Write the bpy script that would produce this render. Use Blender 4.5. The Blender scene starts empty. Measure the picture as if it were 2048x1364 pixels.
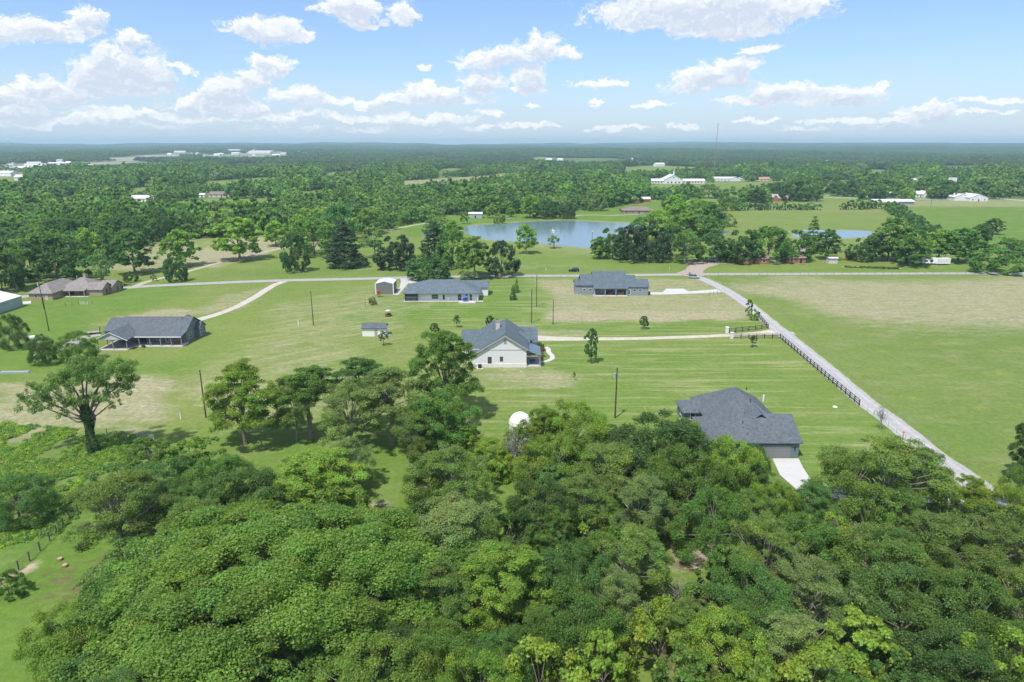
import bpy, math, random
import numpy as np
from mathutils import Vector
R = math.radians
sc = bpy.context.scene
COL = sc.collection

# ------------------------------------------------------------------ camera, sky, sun, exposure
F = 1365.0; H = 55.0; P = math.atan((682 - 288) / F)
cam = bpy.data.cameras.new('camera'); cam.sensor_width = 36; cam.lens = F / 2048 * 36
cam.clip_start = 1.0; cam.clip_end = 60000
co = bpy.data.objects.new('camera', cam); COL.objects.link(co)
co.location = (0, 0, H); co.rotation_euler = (R(90) - P, 0, 0); sc.camera = co
SUN_EL = 62.0
SUN_DIR = Vector((-0.56, -0.83, 0)).normalized()            # horizontal direction towards the sun
sun = bpy.data.lights.new('sun', 'SUN'); sun.energy = 3.5; sun.angle = R(1.5); sun.color = (1.0, 0.955, 0.88)
so = bpy.data.objects.new('sun', sun); COL.objects.link(so)
sv = Vector((SUN_DIR.x * math.cos(R(SUN_EL)), SUN_DIR.y * math.cos(R(SUN_EL)), math.sin(R(SUN_EL))))
so.rotation_euler = sv.to_track_quat('Z', 'Y').to_euler(); so.location = (0, 0, 200)
sc.view_settings.view_transform = 'Standard'; sc.view_settings.look = 'None'
sc.view_settings.gamma = 1; sc.view_settings.exposure = 0.62
cy = sc.cycles
cy.max_bounces = 6; cy.diffuse_bounces = 4; cy.glossy_bounces = 3; cy.transmission_bounces = 4
cy.volume_bounces = 0; cy.transparent_max_bounces = 8; cy.caustics_reflective = False; cy.caustics_refractive = False
cy.use_adaptive_sampling = True; cy.adaptive_threshold = 0.01
try:
    cy.use_denoising = True; cy.denoiser = 'OPENIMAGEDENOISE'; cy.denoising_prefilter = 'ACCURATE'
except Exception: pass

W = bpy.data.worlds.new('World'); sc.world = W; W.use_nodes = True
def build_world():
    nt = W.node_tree; N = nt.nodes; L = nt.links
    N.clear()
    out = N.new('ShaderNodeOutputWorld'); bg = N.new('ShaderNodeBackground')
    bg.inputs['Strength'].default_value = 0.15
    sky = N.new('ShaderNodeTexSky'); sky.sky_type = 'NISHITA'; sky.sun_disc = False
    sky.sun_elevation = R(SUN_EL); sky.sun_rotation = math.atan2(SUN_DIR.x, SUN_DIR.y)
    sky.altitude = 100; sky.air_density = 1.0; sky.dust_density = 0.6; sky.ozone_density = 2.0
    def math_(op, a, b=None, c=None, clamp=False):
        n = N.new('ShaderNodeMath'); n.operation = op; n.use_clamp = clamp
        for i, v in enumerate((a, b, c)):
            if v is None: continue
            if isinstance(v, (int, float)): n.inputs[i].default_value = v
            else: L.new(v, n.inputs[i])
        return n.outputs[0]
    def smooth(v, a, b):
        n = N.new('ShaderNodeMapRange'); n.interpolation_type = 'SMOOTHSTEP'
        n.inputs['From Min'].default_value = a; n.inputs['From Max'].default_value = b
        L.new(v, n.inputs['Value']); return n.outputs['Result']
    geo = N.new('ShaderNodeTexCoord')
    sep = N.new('ShaderNodeSeparateXYZ'); L.new(geo.outputs['Generated'], sep.inputs[0])
    az = math_('ARCTAN2', sep.outputs[0], sep.outputs[1]); el = math_('ARCSINE', sep.outputs[2])
    # clouds: (azimuth, elevation, half width, half height) read off the photograph
    blobs = [(60,62,80,24),(0,62,55,24),(170,45,34,26),(105,72,50,12),(270,78,30,15),(240,140,85,40),(215,112,32,26),
      (200,165,55,22),(290,160,50,24),(240,182,60,14),(65,163,45,14),(130,188,62,18),(30,192,55,16),(35,218,60,12),
      (365,137,25,8),(530,60,78,24),(500,50,50,22),(595,74,42,11),(540,130,42,20),(455,178,62,28),(415,205,90,16),(505,160,35,20),
      (700,15,72,26),(722,46,46,15),(805,30,34,20),(590,190,50,18),(650,204,80,11),(740,207,60,9),(1010,115,92,20),(1080,96,44,26),
      (960,127,56,10),(1140,102,20,14),(965,165,52,26),(860,185,70,20),(800,196,70,12),(920,200,70,8),(1060,155,40,28),(1055,178,45,9),
      (845,135,14,8),(1200,167,58,11),(1190,210,22,5),(1310,204,45,7),(1060,210,18,4),(1400,20,215,40),(1450,56,120,18),
      (1560,18,95,24),(1280,48,60,14),(1510,100,38,10),(1430,155,92,24),(1475,135,55,22),(1385,172,62,12),(1560,180,70,18),
      (1530,200,90,10),(1690,185,75,18),(1620,203,140,9),(1865,225,44,20),(1815,242,66,7),(1700,243,90,6),(60,242,100,10),
      (270,228,120,9),(440,236,120,10),(800,238,64,14),(885,240,60,10),(975,226,36,9),(930,256,90,4),(1060,252,60,5),(1380,250,38,9),
      (1990,201,62,7),(1240,257,80,4),(1960,230,50,4),(1650,8,14,12),(560,240,60,8),(700,236,50,9),(1510,240,60,5),
      (480,215,60,12),(1600,258,60,4),(1760,258,70,4),(180,240,80,9),(320,248,90,7),(620,228,60,7),(560,256,80,5),(740,258,70,5)]
    cs, sn = math.cos(P), math.sin(P)
    def azel(px, py):
        a = (px - 1024) / F; b = (682 - py) / F
        v = Vector((a, cs + b * sn, -sn + b * cs)).normalized()
        return math.atan2(v.x, v.y), math.asin(v.z)
    # warp of the sky coordinates, so the outlines billow
    cv = N.new('ShaderNodeCombineXYZ'); L.new(az, cv.inputs[0]); L.new(el, cv.inputs[1])
    def noise(src, scale, detail, rough, stretch=1.0):
        m = N.new('ShaderNodeMapping'); m.inputs['Scale'].default_value = (scale, scale * stretch, scale)
        L.new(src, m.inputs['Vector'])
        n = N.new('ShaderNodeTexNoise'); n.inputs['Scale'].default_value = 1; n.inputs['Detail'].default_value = detail
        n.inputs['Roughness'].default_value = rough; L.new(m.outputs[0], n.inputs['Vector']); return n
    n1 = noise(cv.outputs[0], 26, 7, 0.62, 1.4)
    def vm(op, a, b=None, c=None):
        n = N.new('ShaderNodeVectorMath'); n.operation = op
        for i, v in enumerate((a, b, c)):
            if v is None: continue
            if isinstance(v, tuple): n.inputs[i].default_value = v
            else: L.new(v, n.inputs[i])
        return n
    w = vm('MULTIPLY_ADD', n1.outputs['Color'], (0.075, 0.036, 0), (-0.0375, -0.018, 0))
    wp = vm('ADD', cv.outputs[0], w.outputs[0])
    def field(vec):
        cur = None
        for (px, py, rx, ry) in blobs:
            a, e = azel(px, py); kx = F / rx * 0.97; ky = F / ry * 0.97
            q = vm('MULTIPLY_ADD', vec, (kx, ky, 0), (-a * kx, -e * ky, 0))
            l = vm('LENGTH', q.outputs[0]).outputs['Value']
            cur = l if cur is None else math_('SMOOTH_MIN', cur, l, 0.13)
        return cur
    f0 = field(wp.outputs[0])
    up = vm('ADD', wp.outputs[0], (-0.004, 0.0105, 0))
    f1 = field(up.outputs[0])
    n2 = noise(wp.outputs[0], 80, 9, 0.70, 1.3)
    det = math_('MULTIPLY_ADD', n2.outputs['Fac'], 1.7, -0.85)
    dens = smooth(math_('ADD', math_('MULTIPLY', f0, -1.0), math_('ADD', det, 1.02)), 0.02, 0.40)
    above = smooth(math_('ADD', math_('MULTIPLY', f1, -1.0), math_('MULTIPLY_ADD', det, 0.9, 1.0)), -0.25, 0.75)
    n2u = noise(up.outputs[0], 80, 9, 0.70, 1.3)
    emb = math_('MULTIPLY', math_('SUBTRACT', n2u.outputs['Fac'], n2.outputs['Fac']), 2.6)
    above = math_('ADD', above, emb, None, True)
    # thin streaky veil low over the horizon
    n3 = noise(cv.outputs[0], 7, 6, 0.6, 7.0)
    low = math_('MULTIPLY', smooth(el, 0.17, 0.03), smooth(n3.outputs['Fac'], 0.40, 0.72))
    veil = math_('MULTIPLY_ADD', low, 0.34, 0.13)
    base = math_('MULTIPLY', smooth(el, 0.11, 0.0), 0.62)
    mixv = N.new('ShaderNodeMix'); mixv.data_type = 'RGBA'
    tot = math_('SUBTRACT', 1.0, math_('MULTIPLY', math_('SUBTRACT', 1.0, veil), math_('SUBTRACT', 1.0, base)))
    tone = N.new('ShaderNodeMix'); tone.data_type = 'RGBA'; tone.blend_type = 'MULTIPLY'; tone.inputs['Factor'].default_value = 1
    L.new(sky.outputs[0], tone.inputs['A']); tone.inputs['B'].default_value = SKYTINT
    L.new(tot, mixv.inputs['Factor']); L.new(tone.outputs['Result'], mixv.inputs['A']); mixv.inputs['B'].default_value = (3.05, 3.5, 4.05, 1)
    ccol = N.new('ShaderNodeMix'); ccol.data_type = 'RGBA'
    L.new(above, ccol.inputs['Factor']); ccol.inputs['A'].default_value = (4.75, 4.78, 4.82, 1); ccol.inputs['B'].default_value = (3.0, 3.35, 3.9, 1)  # cloud shading put into the colour: greyer where more cloud lies above
    nh = noise(geo.outputs['Generated'], 2.6, 6, .6)
    high = math_('MULTIPLY', smooth(el, .24, .5), smooth(nh.outputs['Fac'], .44, .60))  # unseen broken cloud overhead, added to brighten the ambient light
    dens = math_('MAXIMUM', dens, high)
    fin = N.new('ShaderNodeMix'); fin.data_type = 'RGBA'
    L.new(math_('MULTIPLY', dens, 0.96), fin.inputs['Factor']); L.new(mixv.outputs['Result'], fin.inputs['A']); L.new(ccol.outputs['Result'], fin.inputs['B'])
    L.new(fin.outputs['Result'], bg.inputs['Color']); L.new(bg.outputs[0], out.inputs['Surface'])
    W.cycles.sampling_method = 'MANUAL'; W.cycles.sample_map_resolution = 512
SKYTINT = (.52, .62, .78, 1)
build_world()

# ------------------------------------------------------------------ pixel of the photograph -> point of the land
def terr(x, y):
    x = np.asarray(x, float); y = np.asarray(y, float)
    d = np.hypot(x, y)
    k = np.clip((d - 1300) / 1500, 0, 1); k = k * k * (3 - 2 * k)
    n = (np.sin(x / 410 + y / 900 + 1.3) + np.sin(y / 520 - x / 1300 + .4) + .6 * np.sin(x / 230 - y / 310) + .5 * np.sin((x + y) / 700 + 2))
    far = np.clip((d - 2500) / 6500, 0, 1.25)
    return k * (3.0 * n + 2.0) + far ** 1.2 * 36 + far * 9 * np.sin(x / 900 + y / 2100) + far * 7 * np.sin(x / 140 + y / 700) * np.sin(x / 610) + far * 4 * np.sin(x / 370 + 1)
def terr1(x, y): return float(terr(x, y))
def G(px, py, z=0.0):
    a = (px - 1024) / F; b = (682 - py) / F
    Y = math.cos(P) + b * math.sin(P); Z = -math.sin(P) + b * math.cos(P)
    t = (z - H) / Z
    return Vector((a * t, Y * t, z))
def GT(px, py):
    a = (px - 1024) / F; b = (682 - py) / F
    Y = math.cos(P) + b * math.sin(P); Z = -math.sin(P) + b * math.cos(P)
    t = 300.0
    while t < 12000:
        x, y, z = a * t, Y * t, H + Z * t
        if z <= terr1(x, y): break
        t *= 1.01
    return Vector((a * t, Y * t, terr1(a * t, Y * t)))
def ZT(y, row):
    k = (682 - row) / F
    return H + y * (k * math.cos(P) - math.sin(P)) / (math.cos(P) + k * math.sin(P))
def proj(x, y, z):
    u = y * math.sin(P) + (z - H) * math.cos(P); d = y * math.cos(P) - (z - H) * math.sin(P)
    d = np.maximum(d, 1e-3)
    return 1024 + F * x / d, 682 - F * u / d, d
def mpp(v):                                              # metres per photo pixel at a point
    return float(v.y * math.cos(P) - (v.z - H) * math.sin(P)) / F

# ------------------------------------------------------------------ materials
MATS = {}
def nodes_of(name):
    m = bpy.data.materials.new(name); m.use_nodes = True
    return m, m.node_tree.nodes, m.node_tree.links, m.node_tree.nodes['Principled BSDF']
def mat(name, col, rough=.7, metal=0.0, var=.12, scale=1.5, bands=None, spec=.4, bump=0.0):
    if name in MATS: return MATS[name]
    m, N, L, b = nodes_of(name)
    b.inputs['Roughness'].default_value = rough; b.inputs['Metallic'].default_value = metal
    b.inputs['Specular IOR Level'].default_value = spec
    tc = N.new('ShaderNodeTexCoord')
    n = N.new('ShaderNodeTexNoise'); n.inputs['Scale'].default_value = scale; n.inputs['Detail'].default_value = 6
    n.inputs['Roughness'].default_value = .65
    L.new(tc.outputs['Object'], n.inputs['Vector'])
    mr = N.new('ShaderNodeMapRange'); mr.inputs['From Min'].default_value = .3; mr.inputs['From Max'].default_value = .7
    mr.inputs['To Min'].default_value = 1 - var; mr.inputs['To Max'].default_value = 1 + var
    L.new(n.outputs['Fac'], mr.inputs['Value'])
    fac = mr.outputs[0]
    if bands:                                            # (period metres, width fraction, darkness, axis)
        per, wd, dk, ax = bands
        s = N.new('ShaderNodeSeparateXYZ'); L.new(tc.outputs['Object'], s.inputs[0])
        if ax == 'z': v = s.outputs[2]
        else:
            a = N.new('ShaderNodeMath'); a.operation = 'ADD'; L.new(s.outputs[0], a.inputs[0]); L.new(s.outputs[1], a.inputs[1]); v = a.outputs[0]
            if ax == 'x': v = s.outputs[0]
            if ax == 'y': v = s.outputs[1]
        d = N.new('ShaderNodeMath'); d.operation = 'DIVIDE'; L.new(v, d.inputs[0]); d.inputs[1].default_value = per
        f = N.new('ShaderNodeMath'); f.operation = 'FRACT'; L.new(d.outputs[0], f.inputs[0])
        lt = N.new('ShaderNodeMath'); lt.operation = 'LESS_THAN'; L.new(f.outputs[0], lt.inputs[0]); lt.inputs[1].default_value = wd
        mm = N.new('ShaderNodeMath'); mm.operation = 'MULTIPLY_ADD'; L.new(lt.outputs[0], mm.inputs[0]); mm.inputs[1].default_value = -dk; mm.inputs[2].default_value = 1
        m2 = N.new('ShaderNodeMath'); m2.operation = 'MULTIPLY'; L.new(mm.outputs[0], m2.inputs[0]); L.new(fac, m2.inputs[1]); fac = m2.outputs[0]
    mx = N.new('ShaderNodeVectorMath'); mx.operation = 'SCALE'; mx.inputs[0].default_value = col[:3]; L.new(fac, mx.inputs['Scale'])
    L.new(mx.outputs[0], b.inputs['Base Color'])
    if bump:
        bp = N.new('ShaderNodeBump'); bp.inputs['Strength'].default_value = bump; bp.inputs['Distance'].default_value = .05
        L.new(n.outputs['Fac'], bp.inputs['Height']); L.new(bp.outputs[0], b.inputs['Normal'])
    MATS[name] = m; return m
def shingle(name, col):
    if name in MATS: return MATS[name]
    m, N, L, b = nodes_of(name); b.inputs['Roughness'].default_value = .85; b.inputs['Specular IOR Level'].default_value = .25
    tc = N.new('ShaderNodeTexCoord')
    vo = N.new('ShaderNodeTexVoronoi'); vo.inputs['Scale'].default_value = 2.6
    mp = N.new('ShaderNodeMapping'); mp.inputs['Scale'].default_value = (1, 1, 2.2)
    L.new(tc.outputs['Object'], mp.inputs[0]); L.new(mp.outputs[0], vo.inputs['Vector'])
    n = N.new('ShaderNodeTexNoise'); n.inputs['Scale'].default_value = .5; n.inputs['Detail'].default_value = 8; n.inputs['Roughness'].default_value = .7
    L.new(tc.outputs['Object'], n.inputs['Vector'])
    h = N.new('ShaderNodeSeparateColor'); L.new(vo.outputs['Color'], h.inputs[0])
    a = N.new('ShaderNodeMapRange'); a.inputs['To Min'].default_value = .80; a.inputs['To Max'].default_value = 1.2; L.new(h.outputs[0], a.inputs[0])
    c = N.new('ShaderNodeMapRange'); c.inputs['From Min'].default_value = .3; c.inputs['From Max'].default_value = .7; c.inputs['To Min'].default_value = .86; c.inputs['To Max'].default_value = 1.14; L.new(n.outputs['Fac'], c.inputs[0])
    mm = N.new('ShaderNodeMath'); mm.operation = 'MULTIPLY'; L.new(a.outputs[0], mm.inputs[0]); L.new(c.outputs[0], mm.inputs[1])
    mx = N.new('ShaderNodeVectorMath'); mx.operation = 'SCALE'; mx.inputs[0].default_value = col; L.new(mm.outputs[0], mx.inputs['Scale'])
    L.new(mx.outputs[0], b.inputs['Base Color']); MATS[name] = m; return m
def leafmat():
    m, N, L, b = nodes_of('foliage')
    oi = N.new('ShaderNodeObjectInfo'); at = N.new('ShaderNodeAttribute'); at.attribute_name = 'tint'
    mul = N.new('ShaderNodeMix'); mul.data_type = 'RGBA'; mul.blend_type = 'MULTIPLY'; mul.inputs['Factor'].default_value = 1
    L.new(oi.outputs['Color'], mul.inputs['A']); L.new(at.outputs['Color'], mul.inputs['B'])
    hs = N.new('ShaderNodeHueSaturation')
    r = N.new('ShaderNodeMapRange'); r.inputs['To Min'].default_value = .487; r.inputs['To Max'].default_value = .506; L.new(oi.outputs['Random'], r.inputs[0]); L.new(r.outputs[0], hs.inputs['Hue'])
    s = N.new('ShaderNodeMath'); s.operation = 'MULTIPLY'; s.inputs[1].default_value = 7.31; L.new(oi.outputs['Random'], s.inputs[0])
    f = N.new('ShaderNodeMath'); f.operation = 'FRACT'; L.new(s.outputs[0], f.inputs[0])
    v = N.new('ShaderNodeMapRange'); v.inputs['To Min'].default_value = .86; v.inputs['To Max'].default_value = 1.14; L.new(f.outputs[0], v.inputs[0]); L.new(v.outputs[0], hs.inputs['Value'])
    L.new(mul.outputs['Result'], hs.inputs['Color'])
    L.new(hs.outputs[0], b.inputs['Base Color']); b.inputs['Roughness'].default_value = .5; b.inputs['Specular IOR Level'].default_value = .35
    t = N.new('ShaderNodeBsdfTranslucent'); ms = N.new('ShaderNodeMixShader'); ms.inputs[0].default_value = .48
    tb = N.new('ShaderNodeMix'); tb.data_type = 'RGBA'; tb.blend_type = 'MULTIPLY'; tb.inputs['Factor'].default_value = 1
    L.new(hs.outputs[0], tb.inputs['A']); tb.inputs['B'].default_value = (1.5, 1.6, .7, 1); L.new(tb.outputs['Result'], t.inputs['Color'])
    L.new(b.outputs[0], ms.inputs[1]); L.new(t.outputs[0], ms.inputs[2])
    L.new(ms.outputs[0], N['Material Output'].inputs['Surface'])
    return m
LEAF = leafmat()
BARK = mat('bark', (.16, .135, .11), .95, var=.35, scale=3)
BARKP = mat('pale_bark', (.24, .22, .19), .95, var=.35, scale=3)
WHITE = mat('white_paint', (.74, .74, .73), .55, var=.03)
TRIM = mat('white_trim', (.70, .70, .69), .5, var=.03)
GLASS = mat('window_glass', (.035, .045, .05), .08, var=.1, spec=.8)
DARK = mat('dark_metal', (.03, .03, .033), .4, var=.1)
CONC = mat('concrete', (.50, .485, .455), .85, var=.10, scale=.6)
GALV = mat('galvanised_metal', (.42, .46, .47), .45, metal=.35, var=.12, scale=.4)
POLEM = mat('creosoted_pole', (.06, .048, .038), .9, var=.3, scale=2)
RED = mat('red_paint', (.35, .04, .03), .5, var=.15)
BLACK = mat('black_paint', (.015, .015, .017), .5, var=.2)
TYRE = mat('rubber', (.02, .02, .02), .8)
WOOD = mat('brown_wood', (.22, .12, .06), .7, var=.25)
GREYW = mat('weathered_wood', (.30, .27, .23), .85, var=.25)

# ------------------------------------------------------------------ object helpers
def tag(o, label=None, cat=None, group=None, kind=None):
    if label: o['label'] = label
    if cat: o['category'] = cat
    if group: o['group'] = group
    if kind: o['kind'] = kind
    return o
def thing(name, loc, label, cat, group=None, rz=0.0):
    o = bpy.data.objects.new(name, None); COL.objects.link(o); o.empty_display_size = .5
    o.location = loc; o.rotation_euler = (0, 0, rz)
    return tag(o, label, cat, group)
class MB:
    def __init__(s): s.v = []; s.f = []
    def poly(s, pts):
        n = len(s.v); s.v += [tuple(p) for p in pts]; s.f.append(tuple(range(n, n + len(pts)))); return s
    def solid(s, top, bot):                              # two matching rings -> closed solid (top ring counter-clockwise from above)
        n = len(s.v); k = len(top); s.v += [tuple(p) for p in top] + [tuple(p) for p in bot]
        s.f.append(tuple(range(n, n + k))); s.f.append(tuple(range(n + 2 * k - 1, n + k - 1, -1)))
        for i in range(k):
            j = (i + 1) % k; s.f.append((n + i, n + k + i, n + k + j, n + j))
        return s
    def box(s, x0, x1, y0, y1, z0, z1):
        return s.solid([(x0, y0, z1), (x1, y0, z1), (x1, y1, z1), (x0, y1, z1)], [(x0, y0, z0), (x1, y0, z0), (x1, y1, z0), (x0, y1, z0)])
    def prism(s, ring, z0, z1):
        return s.solid([(x, y, z1) for x, y in ring], [(x, y, z0) for x, y in ring])
    def extr(s, prof, a0, a1, axis='x'):                 # profile of (u, z) extruded along an axis
        if axis == 'x': A = [(a0, u, z) for u, z in prof]; B = [(a1, u, z) for u, z in prof]
        else: A = [(u, a0, z) for u, z in prof]; B = [(u, a1, z) for u, z in prof]
        return s.solid(A, B)
    def tube(s, p, q, r0, r1=None, n=8, cap=True):
        p = Vector(p); q = Vector(q); r1 = r0 if r1 is None else r1
        d = (q - p).normalized(); a = d.orthogonal().normalized(); b = d.cross(a)
        A = [p + (a * math.cos(t) + b * math.sin(t)) * r0 for t in [i * 2 * math.pi / n for i in range(n)]]
        B = [q + (a * math.cos(t) + b * math.sin(t)) * r1 for t in [i * 2 * math.pi / n for i in range(n)]]
        return s.solid(B, A)
    def path(s, pts, rs, n=6):
        k0 = len(s.v)
        for i, p in enumerate(pts):
            p = Vector(p); d = (Vector(pts[min(i + 1, len(pts) - 1)]) - Vector(pts[max(i - 1, 0)])).normalized()
            a = d.cross(Vector((.31, .95, .05))).normalized(); b = d.cross(a)
            for t in range(n):
                an = t * 2 * math.pi / n; s.v.append(tuple(p + (a * math.cos(an) + b * math.sin(an)) * rs[i]))
        for i in range(len(pts) - 1):
            for t in range(n):
                u = (t + 1) % n; s.f.append((k0 + i * n + t, k0 + i * n + u, k0 + (i + 1) * n + u, k0 + (i + 1) * n + t))
        s.f.append(tuple(k0 + (len(pts) - 1) * n + t for t in range(n)))
        return s
    def ell(s, c, rx, ry, rz, nu=12, nv=8):
        k0 = len(s.v); s.v.append((c[0], c[1], c[2] + rz))
        for i in range(1, nv):
            th = math.pi * i / nv
            for j in range(nu):
                ph = 2 * math.pi * j / nu; s.v.append((c[0] + rx * math.sin(th) * math.cos(ph), c[1] + ry * math.sin(th) * math.sin(ph), c[2] + rz * math.cos(th)))
        s.v.append((c[0], c[1], c[2] - rz)); last = len(s.v) - 1
        for j in range(nu):
            s.f.append((k0, k0 + 1 + j, k0 + 1 + (j + 1) % nu)); s.f.append((last, k0 + 1 + (nv - 2) * nu + (j + 1) % nu, k0 + 1 + (nv - 2) * nu + j))
        for i in range(nv - 2):
            for j in range(nu):
                a = k0 + 1 + i * nu; s.f.append((a + j, a + nu + j, a + nu + (j + 1) % nu, a + (j + 1) % nu))
        return s
    def build(s, name, m, parent=None, smooth=False, loc=None):
        me = bpy.data.meshes.new(name); me.from_pydata(s.v, [], s.f); me.materials.append(m)
        import bmesh
        bm = bmesh.new(); bm.from_mesh(me); bmesh.ops.recalc_face_normals(bm, faces=bm.faces); bm.to_mesh(me); bm.free()
        if smooth: me.shade_smooth()
        o = bpy.data.objects.new(name, me); COL.objects.link(o)
        if parent is not None: o.parent = parent
        if loc is not None: o.location = loc
        return o
def copy_tree(o, parent=None):
    c = o.copy(); COL.objects.link(c); c.parent = parent
    for ch in list(o.children): copy_tree(ch, c)
    return c

# ------------------------------------------------------------------ noise and polygon masks for the land
def vnoise(x, y, s, seed=0):
    rs = np.random.RandomState(seed); T = rs.rand(256, 256)
    x = x / s + 1000; y = y / s + 1000
    i = np.floor(x).astype(int); j = np.floor(y).astype(int); fx = x - i; fy = y - j
    fx = fx * fx * (3 - 2 * fx); fy = fy * fy * (3 - 2 * fy); i &= 255; j &= 255; i2 = (i + 1) & 255; j2 = (j + 1) & 255
    return (T[i, j] * (1 - fx) + T[i2, j] * fx) * (1 - fy) + (T[i, j2] * (1 - fx) + T[i2, j2] * fx) * fy
def inside(x, y, ring):
    r = np.zeros(x.shape, bool); n = len(ring)
    for k in range(n):
        x0, y0 = ring[k]; x1, y1 = ring[(k + 1) % n]
        if y0 == y1: continue
        c = ((y0 > y) != (y1 > y)) & (x < (x1 - x0) * (y - y0) / (y1 - y0) + x0); r ^= c
    return r
def wring(px): return [tuple(GT(a, b)[:2]) if b < 372 else tuple(G(a, b)[:2]) for a, b in px]
def soft(x, y, px, blur=2.0, warp=3.0, ws=12):
    ring = wring(px)
    wx = x + (vnoise(x, y, ws, 5) - .5) * 2 * warp; wy = y + (vnoise(x, y, ws, 9) - .5) * 2 * warp
    acc = np.zeros(x.shape)
    for dx, dy in ((0, 0), (1, .3), (-1, -.2), (.2, 1), (-.3, -1), (.7, -.7), (-.7, .7)):
        acc += inside(wx + dx * blur, wy + dy * blur, ring)
    return acc / 7

# ------------------------------------------------------------------ the ground sheet
def spaced(a, b, step): return list(np.arange(a, b, step))
def build_ground():
    xs = spaced(-270, 270, 1.6)
    v = 270; st = 2.0
    side = []
    while v < 11000: side.append(v); v += st; st *= 1.05
    xs = np.array([-a for a in side[::-1]] + xs + side)
    ys = spaced(38, 330, 1.5) + spaced(330, 760, 2.6)
    v = 760; st = 4.0
    while v < 12500: ys.append(v); v += st; st = min(st * 1.04, 180)
    back = []; v = 30; st = 10
    while v > -3000: back.append(v); v -= st; st *= 1.4
    ys = np.array(back[::-1] + ys)
    X, Y = np.meshgrid(xs, ys); nx, ny = len(xs), len(ys)
    Z = terr(X, Y)
    x = X.ravel(); y = Y.ravel()
    dry = np.zeros(x.shape); bare = np.zeros(x.shape); lush = np.zeros(x.shape); weed = np.zeros(x.shape)
    stripe = np.zeros(x.shape); litter = np.zeros(x.shape); wood = np.zeros(x.shape); town = np.zeros(x.shape)
    def add(arr, px, amt, blur=2.0, warp=3.0, ws=12): np.maximum(arr, soft(x, y, px, blur, warp, ws) * amt, out=arr)
    # right pasture: dry hay in its far half
    add(dry, [(1420,556),(2120,551),(2400,560),(2400,690),(2048,668),(1800,655),(1640,640),(1520,598)], .68, 14, 14, 24)
    add(weed, [(1400,548),(2500,548),(2500,1250),(1950,960),(1700,760),(1560,640)], .55, 3, 3)
    # field below the second house (mown hay in bands)
    add(dry, [(1085,558),(1420,555),(1500,610),(1500,640),(1380,640),(1090,644)], .58, 3, 4)
    add(dry, [(1085,622),(1500,618),(1490,640),(1300,645),(1090,646)], .80, 2, 3)
    add(dry, [(1105,572),(1160,574),(1180,590),(1100,590)], .85, 2, 2)
    # left fields
    add(dry, [(210,668),(180,650),(330,628),(520,575),(555,566),(520,600),(380,640),(230,655)], .55, 4, 6, 18)
    add(dry, [(170,650),(330,612),(420,615),(380,636),(240,640)], .75, 3, 4)
    add(dry, [(400,745),(560,610),(760,565),(1000,560),(790,660),(560,790),(420,800)], .36, 6, 8, 16)
    add(dry, [(-40,752),(200,755),(300,752),(400,765),(395,815),(320,860),(120,880),(-60,850)], .66, 4, 7)
    add(dry, [(380,735),(520,755),(560,800),(550,860),(420,870),(400,800)], .52, 4, 5)
    add(dry, [(965,735),(1150,735),(1160,790),(960,790)], .55, 5, 5)
    add(dry, [(560,740),(830,745),(830,830),(560,830)], .35, 5, 6)
    add(dry, [(1000,640),(1060,640),(1110,672),(1070,678),(1000,672)], .5, 2, 3)
    add(dry, [(1080,655),(1200,660),(1180,672),(1080,672)], .55, 2, 2)
    # park and meadow beyond the road
    add(dry, [(330,520),(430,478),(640,470),(660,500),(560,500),(430,540)], .78, 5, 6)
    add(dry, [(160,540),(330,480),(420,470),(330,545)], .62, 5, 6)
    add(dry, [(1020,478),(1200,500),(1180,515),(1020,490)], .35, 4, 4)
    add(dry, [(690,528),(1180,528),(1180,536),(690,540)], .32, 4, 4)
    add(dry, [(1500,405),(1780,412),(1790,425),(1480,425)], .30, 8, 8, 40)
    add(dry, [(1760,402),(2200,398),(2200,414),(1800,414)], .48, 6, 8, 30)
    add(dry, [(780,362),(960,352),(1020,348),(1010,360),(800,374)], .55, 8, 8, 40)
    add(dry, [(920,464),(930,451),(960,448),(1090,440),(1140,439),(1246,443),(1282,446),(1280,464),(1245,481),(1204,497),(1182,500),(1118,494),(1058,488),(1008,485),(955,479)], .5, 1.5, 2)
    add(dry, [(1578,462),(1600,459),(1700,459),(1750,462),(1746,475),(1700,479),(1610,479),(1582,475)], .5, 1.5, 2)
    # lawns
    add(lush, [(800,560),(1085,555),(1085,650),(930,655),(700,640),(720,600)], .8, 4, 4)
    add(lush, [(1090,648),(1500,642),(1510,660),(1090,668)], .85, 3, 3)
    add(lush, [(1100,690),(1560,688),(1720,820),(1900,960),(1600,960),(1100,900),(1000,860),(1000,800)], .55, 6, 6)
    add(lush, [(-60,600),(160,600),(210,660),(180,720),(380,725),(380,750),(-60,745)], .8, 4, 4)
    add(lush, [(100,575),(440,560),(180,650),(0,640)], .7, 4, 4)
    add(lush, [(-60,940),(330,940),(400,1364),(-60,1500)], .95, 3, 3)
    add(lush, [(420,838),(2000,820),(1700,1364),(430,1364)], .6, 4, 5)
    add(lush, [(380,555),(860,505),(1400,520),(1400,545),(700,552)], .35, 5, 5)
    add(lush, [(880,430),(1000,425),(1350,400),(1350,440),(1000,450),(900,460),(790,480),(800,445)], .9, 5, 5)
    add(lush, [(1540,540),(2100,528),(2100,542),(1540,545)], .7, 3, 3)
    add(lush, [(1820,416),(2300,410),(2300,520),(1900,480)], .9, 8, 8)
    add(weed, [(-60,840),(300,870),(400,900),(200,1030),(-60,1060)], 1.0, 3, 4)
    add(weed, [(-60,1000),(160,1020),(60,1100),(-60,1160)], .35, 3, 4)
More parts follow.
